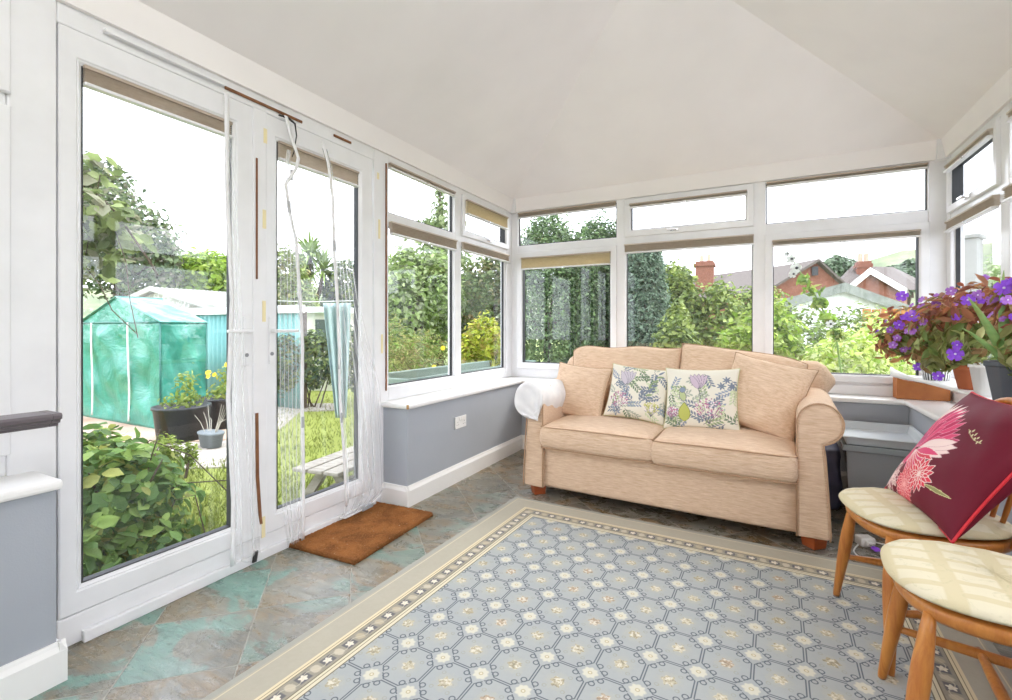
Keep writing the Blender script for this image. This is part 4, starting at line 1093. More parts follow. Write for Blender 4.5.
def orangepot(t):
    TC = mat('terracotta', f_var(lin('#b5663f'), lin('#a3572f'), 9), rough=.8)
    MB().lathe([(.05, 0), (.07, .10), (.078, .10), (.08, .125), (.07, .125), (.066, .10)], n=28).build('pot', TC, t, smooth=True, bevel=0)
    MB().lathe([(.001, .105), (.066, .105), (.001, .112)], n=20).build('soil', SOIL, t)
B1 = [(.86, 3.78, 1.13, .20, .22, .12), (.80, 3.82, 1.02, .15, .18, .14), (.92, 3.62, 1.18, .13, .18, .10)]
B1b = [(.86, 3.78, 1.04, .17, .20, .11), (.90, 3.66, .99, .13, .15, .09)]
bl1 = [(at(902, 296, 2.72), .030, PETAL), (at(912, 316, 2.66), .034, PETAL), (at(899, 325, 2.70), .028, PETAL), (at(920, 328, 2.64), .026, PETAL), (at(918, 367, 2.62), .024, PETAL),
       (at(890, 330, 2.78), .020, PETAL2), (at(893, 345, 2.75), .022, PETAL2), (at(908, 331, 2.66), .020, PETAL2), (at(922, 308, 2.68), .024, PETAL2), (at(938, 376, 2.40), .024, PETAL), (at(931, 322, 2.6), .018, PETAL2), (at(897, 338, 2.7), .020, PETAL2), (at(903, 350, 2.7), .018, PETAL2)]
flowering('purple-flowered coppery plant in slotted basket nearest back window', (.965, 3.80, .785), basket, B1, B1b, bl1, 21, 22)
B2 = [(.90, 3.18, 1.17, .17, .22, .12), (.93, 2.98, 1.24, .15, .18, .10), (.86, 3.36, 1.12, .14, .16, .11), (.92, 3.46, 1.20, .13, .14, .10)]
B2b = [(.88, 3.24, 1.04, .16, .22, .12), (.86, 3.36, .95, .10, .10, .10), (.90, 3.08, 1.03, .12, .16, .12)]
bl2 = [(at(955, 354, 2.10), .031, PETAL), (at(957, 345, 2.13), .020, PETAL), (at(968, 300, 2.12), .026, PETAL), (at(1004, 288, 1.95), .032, PETAL), (at(951, 291, 2.3), .022, PETAL2), (at(978, 295, 2.1), .022, PETAL2), (at(992, 300, 2.0), .022, PETAL2), (at(936, 304, 2.45), .020, PETAL2), (at(1000, 310, 2.0), .018, PETAL2)]
flowering('larger purple-flowered plant beside the aloe at right photo edge', (.975, 3.30, .785), orangepot, B2, B2b, bl2, 33, 26)
flowering('small purple-flowered plant between the aloe and window pane', (.985, 2.62, .785), basket, [(.97, 2.68, 1.18, .10, .2, .14)], [(.97, 2.64, 1.0, .09, .15, .12)], [(at(1008, 300, 1.75), .02, PETAL2)], 44, 10)
wp = thing('ribbed_pot', 'small white ribbed flowerpot behind the dark aloe pot', 'pot', (.955, 3.02, .785))
MB().lathe([(.048, 0), (.066, .13), (.072, .13), (.072, .145), (.064, .145), (.060, .12)], n=72, wob=lambda a: 1+.012*math.cos(a*24)).build('pot_body', PAINT, wp, smooth=True)
MB().lathe([(.001, .115), (.06, .115), (.001, .12)], n=20).build('soil', SOIL, wp)
al = thing('aloe', 'green aloe with long curved leaves in a dark faceted pot', 'plant', (.935, 2.72, .785))
mb = MB().lathe([(.062, 0), (.088, .155), (.094, .158), (.094, .178), (.080, .178), (.076, .15)], n=8)
mb.build('pot', mat('slate_pot', col=lin('#4a5058'), rough=.4), al, bevel=.004)
MB().lathe([(.001, .148), (.076, .148), (.001, .153)], n=16).build('soil', SOIL, al)
ALOE = mat('aloe_green', f_var(lin('#9cc47c'), lin('#7fae68'), 5, sc=(2, 2, 8)), rough=.4, Subsurface_Weight=.1)
def aloeleaf(tip, bend, w):
    p0 = Vector((0, 0, .14)); p2 = Vector(tip)-Vector((.935, 2.72, .785)); p1 = p0.lerp(p2, .45)+Vector(bend)
    mb = MB(); N = 12; b0 = 0
    for i in range(N+1):
        t = i/N; c = p0*(1-t)**2+p1*2*t*(1-t)+p2*t*t; d = ((p1-p0)*(1-t)+(p2-p1)*t).normalized()
        s = d.cross(Vector((-.6, -.8, .1))).normalized(); nn = s.cross(d); ww = 1.4*w*(1-t)**.75*(1 if t > .1 else .85)+.0008
        for (a, b) in ((-1, .25), (-.6, -.10), (0, -.25), (.6, -.10), (1, .25), (0, .05)): mb.v.append(tuple(c+s*a*ww+nn*b*ww))
    for i in range(N):
        for k in range(6): mb.f.append((i*6+k, i*6+(k+1) % 6, i*6+6+(k+1) % 6, i*6+6+k))
    mb.f += [tuple(range(6)), tuple(range(N*6, N*6+6))]
    mb.build('leaf', ALOE, al, smooth=True)
aloeleaf(at(968, 297, 1.95), (-.02, .01, .08), .016); aloeleaf(at(962, 328, 1.98), (-.02, 0, .05), .011); aloeleaf(at(1004, 270, 1.95), (-.03, 0, .02), .019)
aloeleaf(at(1060, 280, 1.9), (.03, -.05, .05), .016); aloeleaf(at(1040, 255, 1.9), (.0, -.03, .03), .016)
fb = bloom_mb((.515, 2.93, .014), (.1, -.3, 1), .020).build('fallen_bloom', PETAL, fix=False); tag(fb, 'fallen purple flower on the slate floor behind the chair legs', 'flower')

# unseen lamp added on the ceiling ridge to brighten near walls and ceiling
fillt = thing('added_fill_lamp', 'added unseen fill lamp on the ceiling ridge above the viewer', 'lamp', (xm, .10, 3.10))
MB().lathe([(.05, 0), (.10, -.01), (.11, -.04), (.05, -.05), (.03, -.30), (.001, -.30)], n=32).build('fill_lamp_base', PAINT, fillt, smooth=True)
ll = bpy.data.lights.new('fill_lamp_bulb', 'POINT'); ll.energy = FILL_POWER; ll.shadow_soft_size = .16; ll.color = (.97, .97, 1.0)
lo = bpy.data.objects.new('fill_lamp_bulb', ll); COL.objects.link(lo); lo.location = (xm+.05, .15, 2.62)

# ------------------------------------------------------------------ garden
GZ = -.15
def lawnm():
    v = xcoord(); n = xnoise(v, 60, 5, .7); n2 = xnoise(v, 1.2, 4)
    return dict(col=xmix(n, xmix(n2, lin('#75823a'), lin('#8b9648')), lin('#a0a85e')), bump=n, strength=.8, dist=.02)
LAWN = mat('lawn_grass', lawnm, rough=1, spec=.1)
# back lawn ground, with the house footprint left out by thickness below floor level
def earth():
    x, y, z = xsep(xcoord()); n = xnoise(xcoord(), 1.5, 4); far = X.m('MULTIPLY_ADD', xlen(x, y-2), .5, -5.5, clamp=True)
    return dict(col=xmix(far, xmix(n, lin('#b6b6b6'), lin('#a3a3a2')), xmix(n, lin('#6f7f45'), lin('#808c50'))), bump=xnoise(xcoord(), 20, 3), strength=.5)
EARTH = mat('pale_ground', earth, rough=1)
struct(MB().box(-60, 60, -40, 140, GZ-.3, GZ-.01).build('ground', EARTH))
struct(MB().prism([(-16, -1.5), (-2.3, -1.5), (-2.3, 5.0), (-4.5, 7.5), (-16, 7.5)], GZ-.02, GZ, 'z').build('lawn', LAWN))
PAVE = mat('garden_paving', lambda: dict(col=xmix(xramp(xvor(xcoord(), 1.8, out=0), (.0, 0.), (.6, 1.)), lin('#b08d78'), lin('#c2ab98')), bump=xnoise(xcoord(), 30, 4), strength=.3), rough=.95)
GRAV = mat('pale_gravel', lambda: dict(col=xmix(xvor(xcoord(), 26, out=1), lin('#c9c2b6'), lin('#8f8880')), bump=xvor(xcoord(), 26), strength=1, dist=.02), rough=1)
def gp(u, v, z=GZ):
    d = (1.10-z)*480/(v-328); p = at(u, v, d); return (p.x, p.y)
struct(MB().prism([gp(40, 446), gp(120, 446), gp(235, 441), gp(262, 425), gp(225, 385), gp(40, 385)], GZ, GZ+.02, 'z').build('patio', PAVE))
struct(MB().prism([gp(150, 470), gp(236, 468), gp(300, 412), gp(335, 411), gp(335, 404), gp(262, 404), gp(232, 441), gp(150, 446)], GZ, GZ+.012, 'z').build('gravel_path', GRAV))
# grass blades in the strip seen through the doors
def blades(n=15000):
    g = np.random.default_rng(5); u = g.uniform(80, 370, n); v = 395+200*g.random(n)**1.1
    d = 1.25*480/(v-328); r = (u-506)/480; x = (.886*r-.4638)*d; y = (.4638*r+.886)*d
    k = ((u > 240) | (v > 462+ (u < 150)*30)) & (x < -2.3); x, y = x[k], y[k]; n = len(x)
    a = g.uniform(0, 2*PI, n); h = g.uniform(.025, .07, n); w = .006
    lx = g.normal(0, .02, n); ly = g.normal(0, .02, n); z = np.full(n, GZ)
    V = np.stack([np.stack([x-w*np.cos(a), y-w*np.sin(a), z], -1), np.stack([x+w*np.cos(a), y+w*np.sin(a), z], -1), np.stack([x+lx, y+ly, z+h], -1)], 1).reshape(-1, 3)
    c = np.array([lin('#86923e'), lin('#9ca653'), lin('#727f38')])[g.integers(0, 3, n)]
    me = raw_mesh('grass_blades', V, np.arange(3*n).reshape(-1, 3), np.repeat(c, 3, 0))
    tag(link('grass_blades', me, LEAFX), 'short bright green grass growing on the lawn outside', 'grass', kind='stuff')
blades()

BARK = mat('bark', f_var(lin('#5f5244'), lin('#463a2f'), 12, .6, 40), rough=.95)
def bush(nm, label, cat, c, blobs, n, size, cols, seed, grp=None, shell=.7, aspect=.5, stems=6, trunk=None, core=True):
    """c = ground point; blobs relative to it"""
    t = thing(nm, label, cat, (c[0], c[1], GZ), 0, grp)
    leaves('foliage', blobs, n, size, [lin(h) for h in cols], t, LEAFX, aspect, .5, shell, seed)
    R = random.Random(seed); mb = MB(); th = trunk or .02
    top = max(blobs, key=lambda b: b[2])
    if trunk: mb.tube([(0, 0, 0), (R.uniform(-.1, .1), 0, top[2]*.5), (top[0], top[1], top[2])], [trunk, trunk*.75, trunk*.35], 8)
    for k in range(stems):
        b = blobs[k % len(blobs)]; q = Vector((b[0]+R.uniform(-.6, .6)*b[3], b[1]+R.uniform(-.6, .6)*b[4], b[2]+R.uniform(0, .6)*b[5]))
        s0 = Vector((R.uniform(-.1, .1), R.uniform(-.1, .1), 0)) if not trunk else Vector((0, 0, top[2]*.35)); m_ = s0.lerp(q, .5)+Vector((R.uniform(-.1, .1), R.uniform(-.1, .1), .1))
        mb.tube([s0, m_, q], [th*.6, th*.45, th*.15], 6)
    mb.build('branches', BARK, t, smooth=True)
    return t
def B(u0, u1, v0, v1, d, c=None, dep=None):
    """ellipsoid spanning the given bearings at distance d, in garden coordinates relative to c"""
    p = at((u0+u1)/2, (v0+v1)/2, d); rx = (u1-u0)/2*d/480; rz = (v1-v0)/2*d/480
    return (p.x-c[0], p.y-c[1], p.z-GZ, rx, dep or rx, rz)
def place(u, d): p = at(u, 328, d); return (p.x, p.y)
DG = ['#4a6248', '#5a7355', '#3c543e', '#6a8060']; MG = ['#748a4a', '#8ca05c', '#5c713c', '#9cae66']; YG = ['#a3c04a', '#8fb03e', '#b9d05e', '#7d9e38']; BG = ['#8da048', '#a2b45a', '#74883c', '#b4c270']; VG = ['#d9e48c', '#c3d66a', '#e8eeb4', '#9fbf52']
OG = ['#8a9a5a', '#9aa86a', '#748048', '#a9a56c']
# left: through the glass doors
c = place(120, 14); bush('garden_tree', 'large dark round-headed tree behind the garden shed roof', 'tree', c, [B(70, 150, 185, 300, 14, c), B(110, 176, 205, 300, 13.4, c), B(60, 130, 155, 240, 15, c), B(150, 180, 235, 300, 13, c)], 7500, .17, ['#5f7351', '#74875f', '#4b5f42', '#8a9870', '#8c8a78'], 1, trunk=.18, shell=.45)
c = place(205, 15); bush('garden_tree', 'yellow-green tree behind the shed, seen by left door edge', 'tree', c, [B(172, 240, 252, 300, 15, c), B(176, 205, 262, 300, 14.5, c)], 4200, .17, YG, 2, trunk=.12, shell=.6)
c = place(95, 3.0); cl_ = thing('climbing_plant', 'leafy climber branch arching across top of left door view', 'plant', (c[0], c[1], GZ))
leaves('foliage', [B(62, 100, 150, 200, 3.0, c, .25), B(70, 118, 190, 235, 2.9, c, .25), B(90, 140, 215, 262, 3.1, c, .25), B(60, 100, 235, 290, 3, c, .2)], 300, .10, [lin(h) for h in ('#8a9a5f', '#a0ae73', '#6f7f50', '#9a9a80')], cl_, LEAFX, .62, .3, .2, 61)
mb = MB(); L0 = Vector((c[0], c[1], GZ))
for pts, r in (([(60, 600, 2.9), (70, 350, 2.95), (84, 180, 3.0), (118, 215, 3.0), (150, 262, 3.05), (158, 276, 3.1)], .007), ([(78, 300, 3), (100, 175, 3), (140, 178, 3), (165, 192, 3), (180, 200, 3.05)], .003), ([(80, 260, 3), (100, 285, 3), (112, 310, 3), (138, 335, 3)], .003), ([(105, 200, 3), (126, 262, 3), (130, 300, 3), (138, 338, 3)], .003)):
    mb.tube([at(*p)-L0 for p in pts], r, 6)
mb.build('branches', BARK, cl_, smooth=True)
c = place(112, 2.75); nb_ = bush('leafy_shrub', 'broad-leaved green shrub close outside the left glass door', 'shrub', c,
    [B(70, 150, 438, 560, 2.6, c, .35), B(100, 172, 455, 600, 2.7, c, .32), B(62, 118, 425, 500, 2.8, c, .3), B(130, 180, 520, 610, 2.65, c, .25), B(60, 120, 520, 640, 2.4, c, .22)], 2900, .085, ['#7a9c52', '#90b05f', '#5f8046', '#a9c470', '#6a8a50', '#b5b868'], 62, aspect=.62, stems=14, shell=.05)
mb = MB(); L0 = Vector((c[0], c[1], GZ))
for pts in ([(110, 480, 2.7), (150, 440, 2.8), (190, 455, 2.9), (228, 492, 2.95)], [(120, 520, 2.7), (160, 485, 2.8), (200, 482, 2.9), (228, 480, 2.9)], [(150, 560, 2.7), (175, 500, 2.75), (195, 495, 2.8), (208, 545, 2.8)], [(140, 500, 2.7), (152, 455, 2.7), (160, 430, 2.7)]):
    mb.tube([at(*p)-L0 for p in pts], .0035, 5)
mb.build('twigs', BARK, nb_, smooth=True)
c = place(178, 4.0); bush('fern_shrub', 'pale feathery young shrub on gravel before the black tubs', 'shrub', c, [B(146, 184, 436, 478, 4.0, c), B(184, 198, 442, 468, 4.1, c)], 800, .055, BG, 63, aspect=.3, stems=2, shell=.1)

# teal tarpaulin greenhouse
def tarp():
    v = xcoord(); n = xnoise(v, 2.2, 5, .6, 1.5); n2 = xnoise(xmap(v, (1, 1, 2.2), (0, .5, .3)), 5, 4, .6, 1.0)
    return dict(col=xmix(xramp(n, (.3, 0.), (.7, 1.)), lin('#267a68'), lin('#4f9f8e')), bump=n2*.3+n, strength=.5, dist=.06)
TARP = mat('teal_tarp', tarp, rough=.28, spec=.6)
gh = thing('tarp_greenhouse', 'teal plastic-covered garden greenhouse with gabled top on the patio', 'greenhouse', (-7.40, 3.2, GZ+.02))
def tsheet(nm, a, b, c_, d, amp=.02, seed=0, n=40):
    R = random.Random(seed); ph = [R.uniform(0, 6) for _ in range(6)]; a, b, c_, d = map(Vector, (a, b, c_, d)); P = np.zeros((n, n, 3)); nn = (b-a).cross(d-a).normalized()
    for i in range(n):
        for j in range(n):
            s, t = i/(n-1), j/(n-1); p = a*(1-s)*(1-t)+b*s*(1-t)+c_*s*t+d*(1-s)*t
            w = math.sin(s*9+t*5+ph[0])+.8*math.sin(t*13-s*7+ph[1])+.5*math.sin(s*23+t*17+ph[2]); e = min(1, 8*min(s, 1-s, t, 1-t))
            P[i, j] = p+nn*w*amp*e
    return grid_mesh(nm, P, TARP, gh, solid=.004)
fx0, fx1, fy, by, ez, pz = -1.03, 1.03, .0, .55, 1.30, 1.64
tsheet('front_sheet', (fx0, fy, 0), (fx1, fy, 0), (fx1, fy, ez), (fx0, fy, ez), .022, 1)
tsheet('side_sheet', (fx1, fy, 0), (fx1, by, 0), (fx1, by, ez), (fx1, fy, ez), .02, 2, 24)
tsheet('side_sheet', (fx0, by, 0), (fx0, fy, 0), (fx0, fy, ez), (fx0, by, ez), .02, 3, 16)
tsheet('back_sheet', (fx1, by, 0), (fx0, by, 0), (fx0, by, ez), (fx1, by, ez), .02, 4, 16)
tsheet('roof_sheet', (fx1+.02, fy-.03, ez), (fx1+.02, by, ez), (0, by, pz), (0, fy-.03, pz), .010, 5, 24)
tsheet('roof_sheet', (0, fy-.03, pz), (0, by, pz), (fx0-.02, by, ez), (fx0-.02, fy-.03, ez), .010, 6, 24)
for y in (fy, by):
    o = MB().add([(fx0, y, ez), (fx1, y, ez), (0, y, pz), (fx0, y+.004, ez), (fx1, y+.004, ez), (0, y+.004, pz)], [(0, 1, 2), (5, 4, 3), (0, 3, 4, 1), (1, 4, 5, 2), (2, 5, 3, 0)]).build('gable_sheet', TARP, gh)
ZW = mat('zip_white', col=lin('#e8ebe6'), rough=.6)
for x in (-.60, .35):
    MB().tube([(x+.02*math.sin(z*4), fy-.035, z) for z in np.linspace(.05, ez, 16)], .012, 6).build('zip_cord', ZW, gh, smooth=True)
fr = MB()
for a, b in (((fx0, fy, ez), (fx1, fy, ez)), ((fx0, fy, ez), (0, fy, pz)), ((fx1, fy, ez), (0, fy, pz)), ((0, fy, pz), (0, by, pz)), ((fx1, fy, 0), (fx1, fy, ez)), ((fx0, fy, 0), (fx0, fy, ez)), ((fx1, by, 0), (fx1, by, ez))):
    fr.tube([Vector(a)+Vector((0, -.012, 0)), Vector(b)+Vector((0, -.012, 0))], .010, 8)
fr.build('tube_frame', mat('green_tube', col=lin('#2f6f66'), rough=.4), gh, smooth=True)

# shed with low felt roof and corrugated teal side
CORR = lambda c1, c2: (lambda: dict(col=xmix(xnoise(xcoord(), 3, 4), c1, c2), bump=xnoise(xcoord(), 20, 3), strength=.1))
ROOFC = mat('grey_corrugated_roof', CORR(lin('#8d8f86'), lin('#a9aaa0')), rough=.8)
TEALC = mat('teal_corrugated', CORR(lin('#5f9d9c'), lin('#7fb5b0')), rough=.5)
OFFW = mat('flaking_white_paint', lambda: dict(col=xmix(xramp(xnoise(xcoord(), 5, 6, .7, 1.2), (.42, 0.), (.5, 1.)), lin('#eceeea'), lin('#a9aa9d'))), rough=.8)
sh = thing('garden_shed', 'low garden shed with grey corrugated gable roof and flaking white front', 'shed', (-10.9, 5.45, GZ))
MB().prism([(-2.1, 0), (2.1, 0), (2.1, 1.62), (0, 2.02), (-2.1, 1.62)], 0, 1.7, 'y').build('walls', OFFW, sh)
def corr(nm, a, b, c_, d, n, amp, m, par, th=.01):
    a, b, c_, d = map(Vector, (a, b, c_, d)); N = n*6; P = np.zeros((N+1, 2, 3)); nn = (b-a).cross(d-a).normalized()
    for i in range(N+1):
        s = i/N; w = nn*amp*math.cos(2*PI*n*s); P[i, 0] = a.lerp(b, s)+w; P[i, 1] = d.lerp(c_, s)+w
    return grid_mesh(nm, P, m, par, solid=th)
corr('roof_panel', (2.3, -.15, 1.60), (2.3, 1.9, 1.60), (0, 1.9, 2.07), (0, -.15, 2.07), 22, .02, ROOFC, sh)
corr('roof_panel', (0, -.15, 2.07), (0, 1.9, 2.07), (-2.3, 1.9, 1.60), (-2.3, -.15, 1.60), 22, .02, ROOFC, sh)
for s_ in (1, -1): MB().add([(0, -.19, 2.10), (s_*2.32, -.19, 1.63), (s_*2.32, -.19, 1.53), (0, -.19, 2.00), (0, -.15, 2.10), (s_*2.32, -.15, 1.63), (s_*2.32, -.15, 1.53), (0, -.15, 2.00)], [(0, 1, 2, 3), (7, 6, 5, 4), (0, 4, 5, 1), (1, 5, 6, 2), (2, 6, 7, 3), (3, 7, 4, 0)]).build('bargeboard', ROOFC, sh)
cf = thing('corrugated_fence', 'teal corrugated metal fence with white top rail behind greenhouse', 'fence', (-7.4, 5.05, GZ))
corr('metal_sheet', (-3.2, 0, 0), (1.24, 0, 0), (1.24, 0, 1.50), (-3.2, 0, 1.50), 36, .022, TEALC, cf)
MB().box(-3.25, 1.28, -.06, .03, 1.48, 1.60).build('top_rail', ZW, cf, bevel=.01)
for x in (-2.4, -.8, .2, 1.18): MB().box(x-.04, x+.04, .03, .11, 0, 1.5).build('post', BARK, cf)

# black tubs and potted plants
def tubpot(label, c, r, h, seed, cols, bl=None):
    t = thing('planter_tub', label, 'planter', (c[0], c[1], GZ+.02))
    MB().lathe([(r*.86, 0), (r, h), (r*1.05, h), (r*1.05, h+.03), (r*.95, h+.03), (r*.93, h-.03)], n=36).build('tub', BLK, t, smooth=True)
    MB().lathe([(.001, h-.04), (r*.94, h-.04), (.001, h-.02)], n=20).build('soil', SOIL, t)
    leaves('foliage', [(0, 0, h+.08, r*.8, r*.8, .12), (r*.4, 0, h+.25, r*.5, r*.5, .22)], 260, .06, [lin(q) for q in cols], t, LEAFX, .4, .5, .1, seed)
    if bl:
        R = random.Random(seed)
        for k in range(bl): bloom_mb((r*.4+R.uniform(-.12, .14), R.uniform(-.2, -.05), h+R.uniform(.25, .5)), (.3, -.8, .4), .03).build('bloom', mat('yellow_petal', col=lin('#f2cf2a'), rough=.7), t, fix=False)
    return t
p = at(182, 328, 5.35); tubpot('large black round tub with low green plants by the greenhouse', (p.x, p.y), .27, .34, 3, BG)
p = at(222, 328, 6.0); tubpot('second black tub with tall yellow-flowering plant by the greenhouse', (p.x, p.y), .25, .34, 4, ['#8aa850', '#a9be5e', '#c2c95e'], 6)
p = at(211, 328, 5.0); tb = thing('small_trough', 'small grey oval trough with bare twigs before the tubs', 'planter', (p.x, p.y, GZ+.02))
MB().lathe([(.13, 0), (.16, .13), (.17, .13), (.17, .15), (.15, .15)], n=28, sy=.6).build('trough', mat('grey_trough', col=lin('#6f777a'), rough=.6), tb, smooth=True)
mb = MB(); R = random.Random(8)
for k in range(12): a = R.uniform(0, 6.28); mb.tube([(.05*math.cos(a), .03*math.sin(a), .1), (.12*math.cos(a), .08*math.sin(a), .25), (.2*math.cos(a), .12*math.sin(a), R.uniform(.25, .42))], [.004, .003, .0015], 5)
mb.build('twigs', mat('pale_twig', col=lin('#b5b0a2'), rough=.9), tb)

# right door view: palm, summerhouse, cloth, bench
c = place(312, 12); pm = thing('cabbage_palm', 'spiky cabbage palm behind the lawn seen through right door', 'tree', (c[0], c[1], GZ))
mb = MB(); mb.tube([(0, 0, 0), (0, 0, 1.3), (.02, 0, 2.0)], [.10, .08, .07], 10); heads = []
for dx, dy, z in ((-.22, 0, 2.75), (.28, .1, 2.7), (.05, -.1, 3.05)): mb.tube([(0, 0, 1.6), (dx*.6, dy, 2.2), (dx, dy, z)], [.06, .05, .04], 8); heads.append((dx, dy, z))
mb.build('trunk', BARK, pm, smooth=True)
for hi, h in enumerate(heads):
    R = random.Random(90+hi); V = []; Q = []; C_ = []
    for k in range(90):
        a = R.uniform(0, 6.28); el = R.uniform(-.7, 1.35); L = R.uniform(.55, .85); d = Vector((math.cos(a)*math.cos(el), math.sin(a)*math.cos(el), math.sin(el))); s = d.cross(Vector((0, 0, 1))).normalized()*.026
        p0 = Vector(h); p1 = p0+d*L*.55+Vector((0, 0, .02)); p2 = p0+d*L-Vector((0, 0, .12)); i = len(V)
        V += [p0-s, p0+s, p1+s, p1-s, p2]; Q += [(i, i+1, i+2, i+3), (i+3, i+2, i+4, i+4)]
    mb = MB(); mb.v = [tuple(q) for q in V]; mb.f = [q if q[2] != q[3] else q[:3] for q in Q]
    mb.build('leaf_crown', mat('palm_green', f_var(lin('#8fa35c'), lin('#6f874a'), 8), rough=.6), pm, fix=False)
c = place(296, 11); bush('hedge_shrub', 'grey-green shrub left of the cabbage palm', 'shrub', c, [B(262, 306, 248, 330, 11, c), B(280, 316, 270, 340, 10.5, c)], 3200, .12, MG+OG, 5, trunk=.06)
c = place(348, 12.3); bush('hedge_shrub', 'grey-green tree right of the cabbage palm', 'tree', c, [B(322, 372, 262, 340, 12.5, c), B(340, 385, 285, 400, 12, c), B(330, 350, 280, 330, 12.2, c)], 4800, .14, MG+DG, 6, trunk=.06)
c = place(315, 7.5); bush('climbing_hedge', 'dark leafy hedge at the end of the lawn', 'hedge', c, [B(298, 332, 330, 388, 7.5, c), B(270, 302, 335, 392, 7.4, c), B(325, 372, 328, 390, 7.6, c)], 4200, .075, DG+MG, 7)
su = thing('summerhouse', 'small cream summerhouse with flat white eave beyond the hedge', 'shed', (*place(312, 9.6), GZ), r_(20))
MB().box(-.55, .55, 0, 1.2, 0, 1.55).build('walls', mat('cream_boards', col=lin('#e6e2cf'), rough=.8), su)
MB().box(-.75, .75, -.25, 1.4, 1.55, 1.66).build('roof_slab', ZW, su, bevel=.01)
for x in (-.28, .22): MB().box(x-.14, x+.14, -.02, .02, .85, 1.42).build('window', mat('dark_pane', col=lin('#4d554f'), rough=.2), su)
hc = thing('hanging_cloth', 'pale teal cloth hanging folded on the garden line', 'cloth', (0, 0, 0))
P = np.zeros((30, 30, 3))
for i in range(30):
    for j in range(30):
        s, t = i/29, j/29; wdt = 14*(1-.62*t); u = 337+4*t+(s-.5)*2*wdt; v = 303+115*t; q = at(u, v, 5.2+.05*math.sin(s*18)+.02*math.sin(t*6)); P[i, j] = q
grid_mesh('cloth_sheet', P, mat('pale_teal_cloth', f_var(lin('#a4b8b6'), lin('#8ea6a6'), 5), rough=.9), hc, solid=.004)
a, b = at(250, 300, 5.6), at(379, 300, 5.1); post = MB()
post.tube([a, a.lerp(b, .5)-Vector((0, 0, .02)), b], .004, 6)
tag(post.build('washing_line', ZW, smooth=True), 'thin white washing line strung across the garden', 'line')
for nm, p, lb in (('line_post', a, 'grey washing line post behind the door meeting stile'), ('line_post', b, 'grey washing line post behind the white post right of doors')):
    tag(MB().tube([(p.x, p.y, GZ), (p.x, p.y, p.z+.03)], .02, 8).build(nm, BARK, smooth=True), lb, 'post')
WEATH = mat('weathered_wood', f_var(lin('#b3aca0'), lin('#8c857b'), 8, .4, 60, (1, 6, 6)), rough=.9)
bn = thing('garden_bench', 'low weathered grey wooden bench on lawn outside right door', 'bench', (-2.78, 2.78, GZ), r_(8))
for k in range(3): MB().box(-.20+.135*k, -.08+.135*k, -.45, .75, .235, .26).build('seat_plank', WEATH, bn, bevel=.004)
for y in (-.30, .60):
    MB().box(-.22, .22, y-.03, y+.03, 0.0, .05).build('foot_rail', WEATH, bn, bevel=.004)
    for s_ in (-1, 1): MB().prism([(s_*.20, .05), (s_*.12, .05), (-s_*.02, .235), (s_*.06, .235)], y-.02+s_*.021, y+.02+s_*.021, 'y').build('leg', WEATH, bn)
MB().box(-.03, .03, -.27, .57, .06, .10).build('stretcher', WEATH, bn, bevel=.004)

# left windows
c = place(440, 14); cn = thing('conifer', 'pale green pointed conifer rising above the left hedge', 'tree', (c[0], c[1], GZ))
bl = [(0, 0, 5.2-.62*k*.8, (.16+.27*k)*(1-.25*(k%2)), (.16+.27*k)*(1-.25*(k%2)), .34) for k in range(9)]
leaves('foliage', bl, 8000, .17, [lin(h) for h in ('#93a66c', '#7c935a', '#a9b884', '#6d8450')], cn, LEAFX, .35, .2, .1, 17)
MB().tube([(0, 0, 0), (0, 0, 5.5)], [.12, .02], 8).build('trunk', BARK, cn, smooth=True)
c = place(415, 8); bush('garden_shrub', 'tall light green shrub filling tall left pane beside doors', 'shrub', c, [B(372, 440, 262, 380, 8, c), B(386, 425, 245, 300, 8.4, c), B(410, 462, 250, 350, 8.6, c), B(425, 465, 262, 330, 8.2, c)], 8500, .10, ['#8fa85f', '#a3ba72', '#77914c', '#b3c588', '#95a07a'], 18, trunk=.07, shell=.5)
c = place(480, 9); bush('garden_shrub', 'dark mixed shrub behind yellow bush in left corner window', 'shrub', c, [B(455, 520, 258, 390, 9, c), B(480, 525, 240, 320, 9.4, c), B(450, 490, 268, 340, 8.8, c)], 6500, .10, ['#6f8452', '#84965f', '#566b42', '#8f8a62'], 19, trunk=.07, shell=.6)
c = place(483, 6.2); bush('yellow_shrub', 'bright yellow-green shrub low in the left corner window', 'shrub', c, [B(462, 505, 315, 395, 6.2, c), B(455, 482, 335, 395, 6.0, c), B(484, 502, 330, 390, 5.9, c)], 2600, .07, ['#c3cc3f', '#d6d956', '#a3b53a', '#b9a850'], 20)
c = place(425, 5.6); oo = bush('feathery_shrub', 'olive feathery shrub low outside the tall left pane beside doors', 'shrub', c, [B(380, 440, 335, 420, 5.6, c), B(400, 452, 330, 410, 6.0, c), B(376, 410, 315, 400, 6.2, c)], 3600, .06, ['#9aa55f', '#b2b56f', '#7c8a4c', '#8fae55', '#a79a66'], 21, aspect=.25)
for (u, v) in ((443, 348), (434, 367)): q = at(u, v, 4.9); bloom_mb(q-Vector((c[0], c[1], GZ)), (.3, -.9, .2), .024, 6).build('bloom', mat('yellow_petal'), oo, fix=False)
wt = thing('water_trough', 'pale green garden trough low outside the left corner window', 'trough', (-2.62, 4.1, GZ), r_(90))
tubshell(MB(), 2.3, .5, 0, .86, 1.04, .02).build('trough_body', mat('pale_green_plastic', f_var(lin('#7f9487'), lin('#6e8377'), 4), rough=.5), wt, bevel=.01)
MB().box(-1.14, 1.14, -.24, .24, .74, .78).build('soil', SOIL, wt)

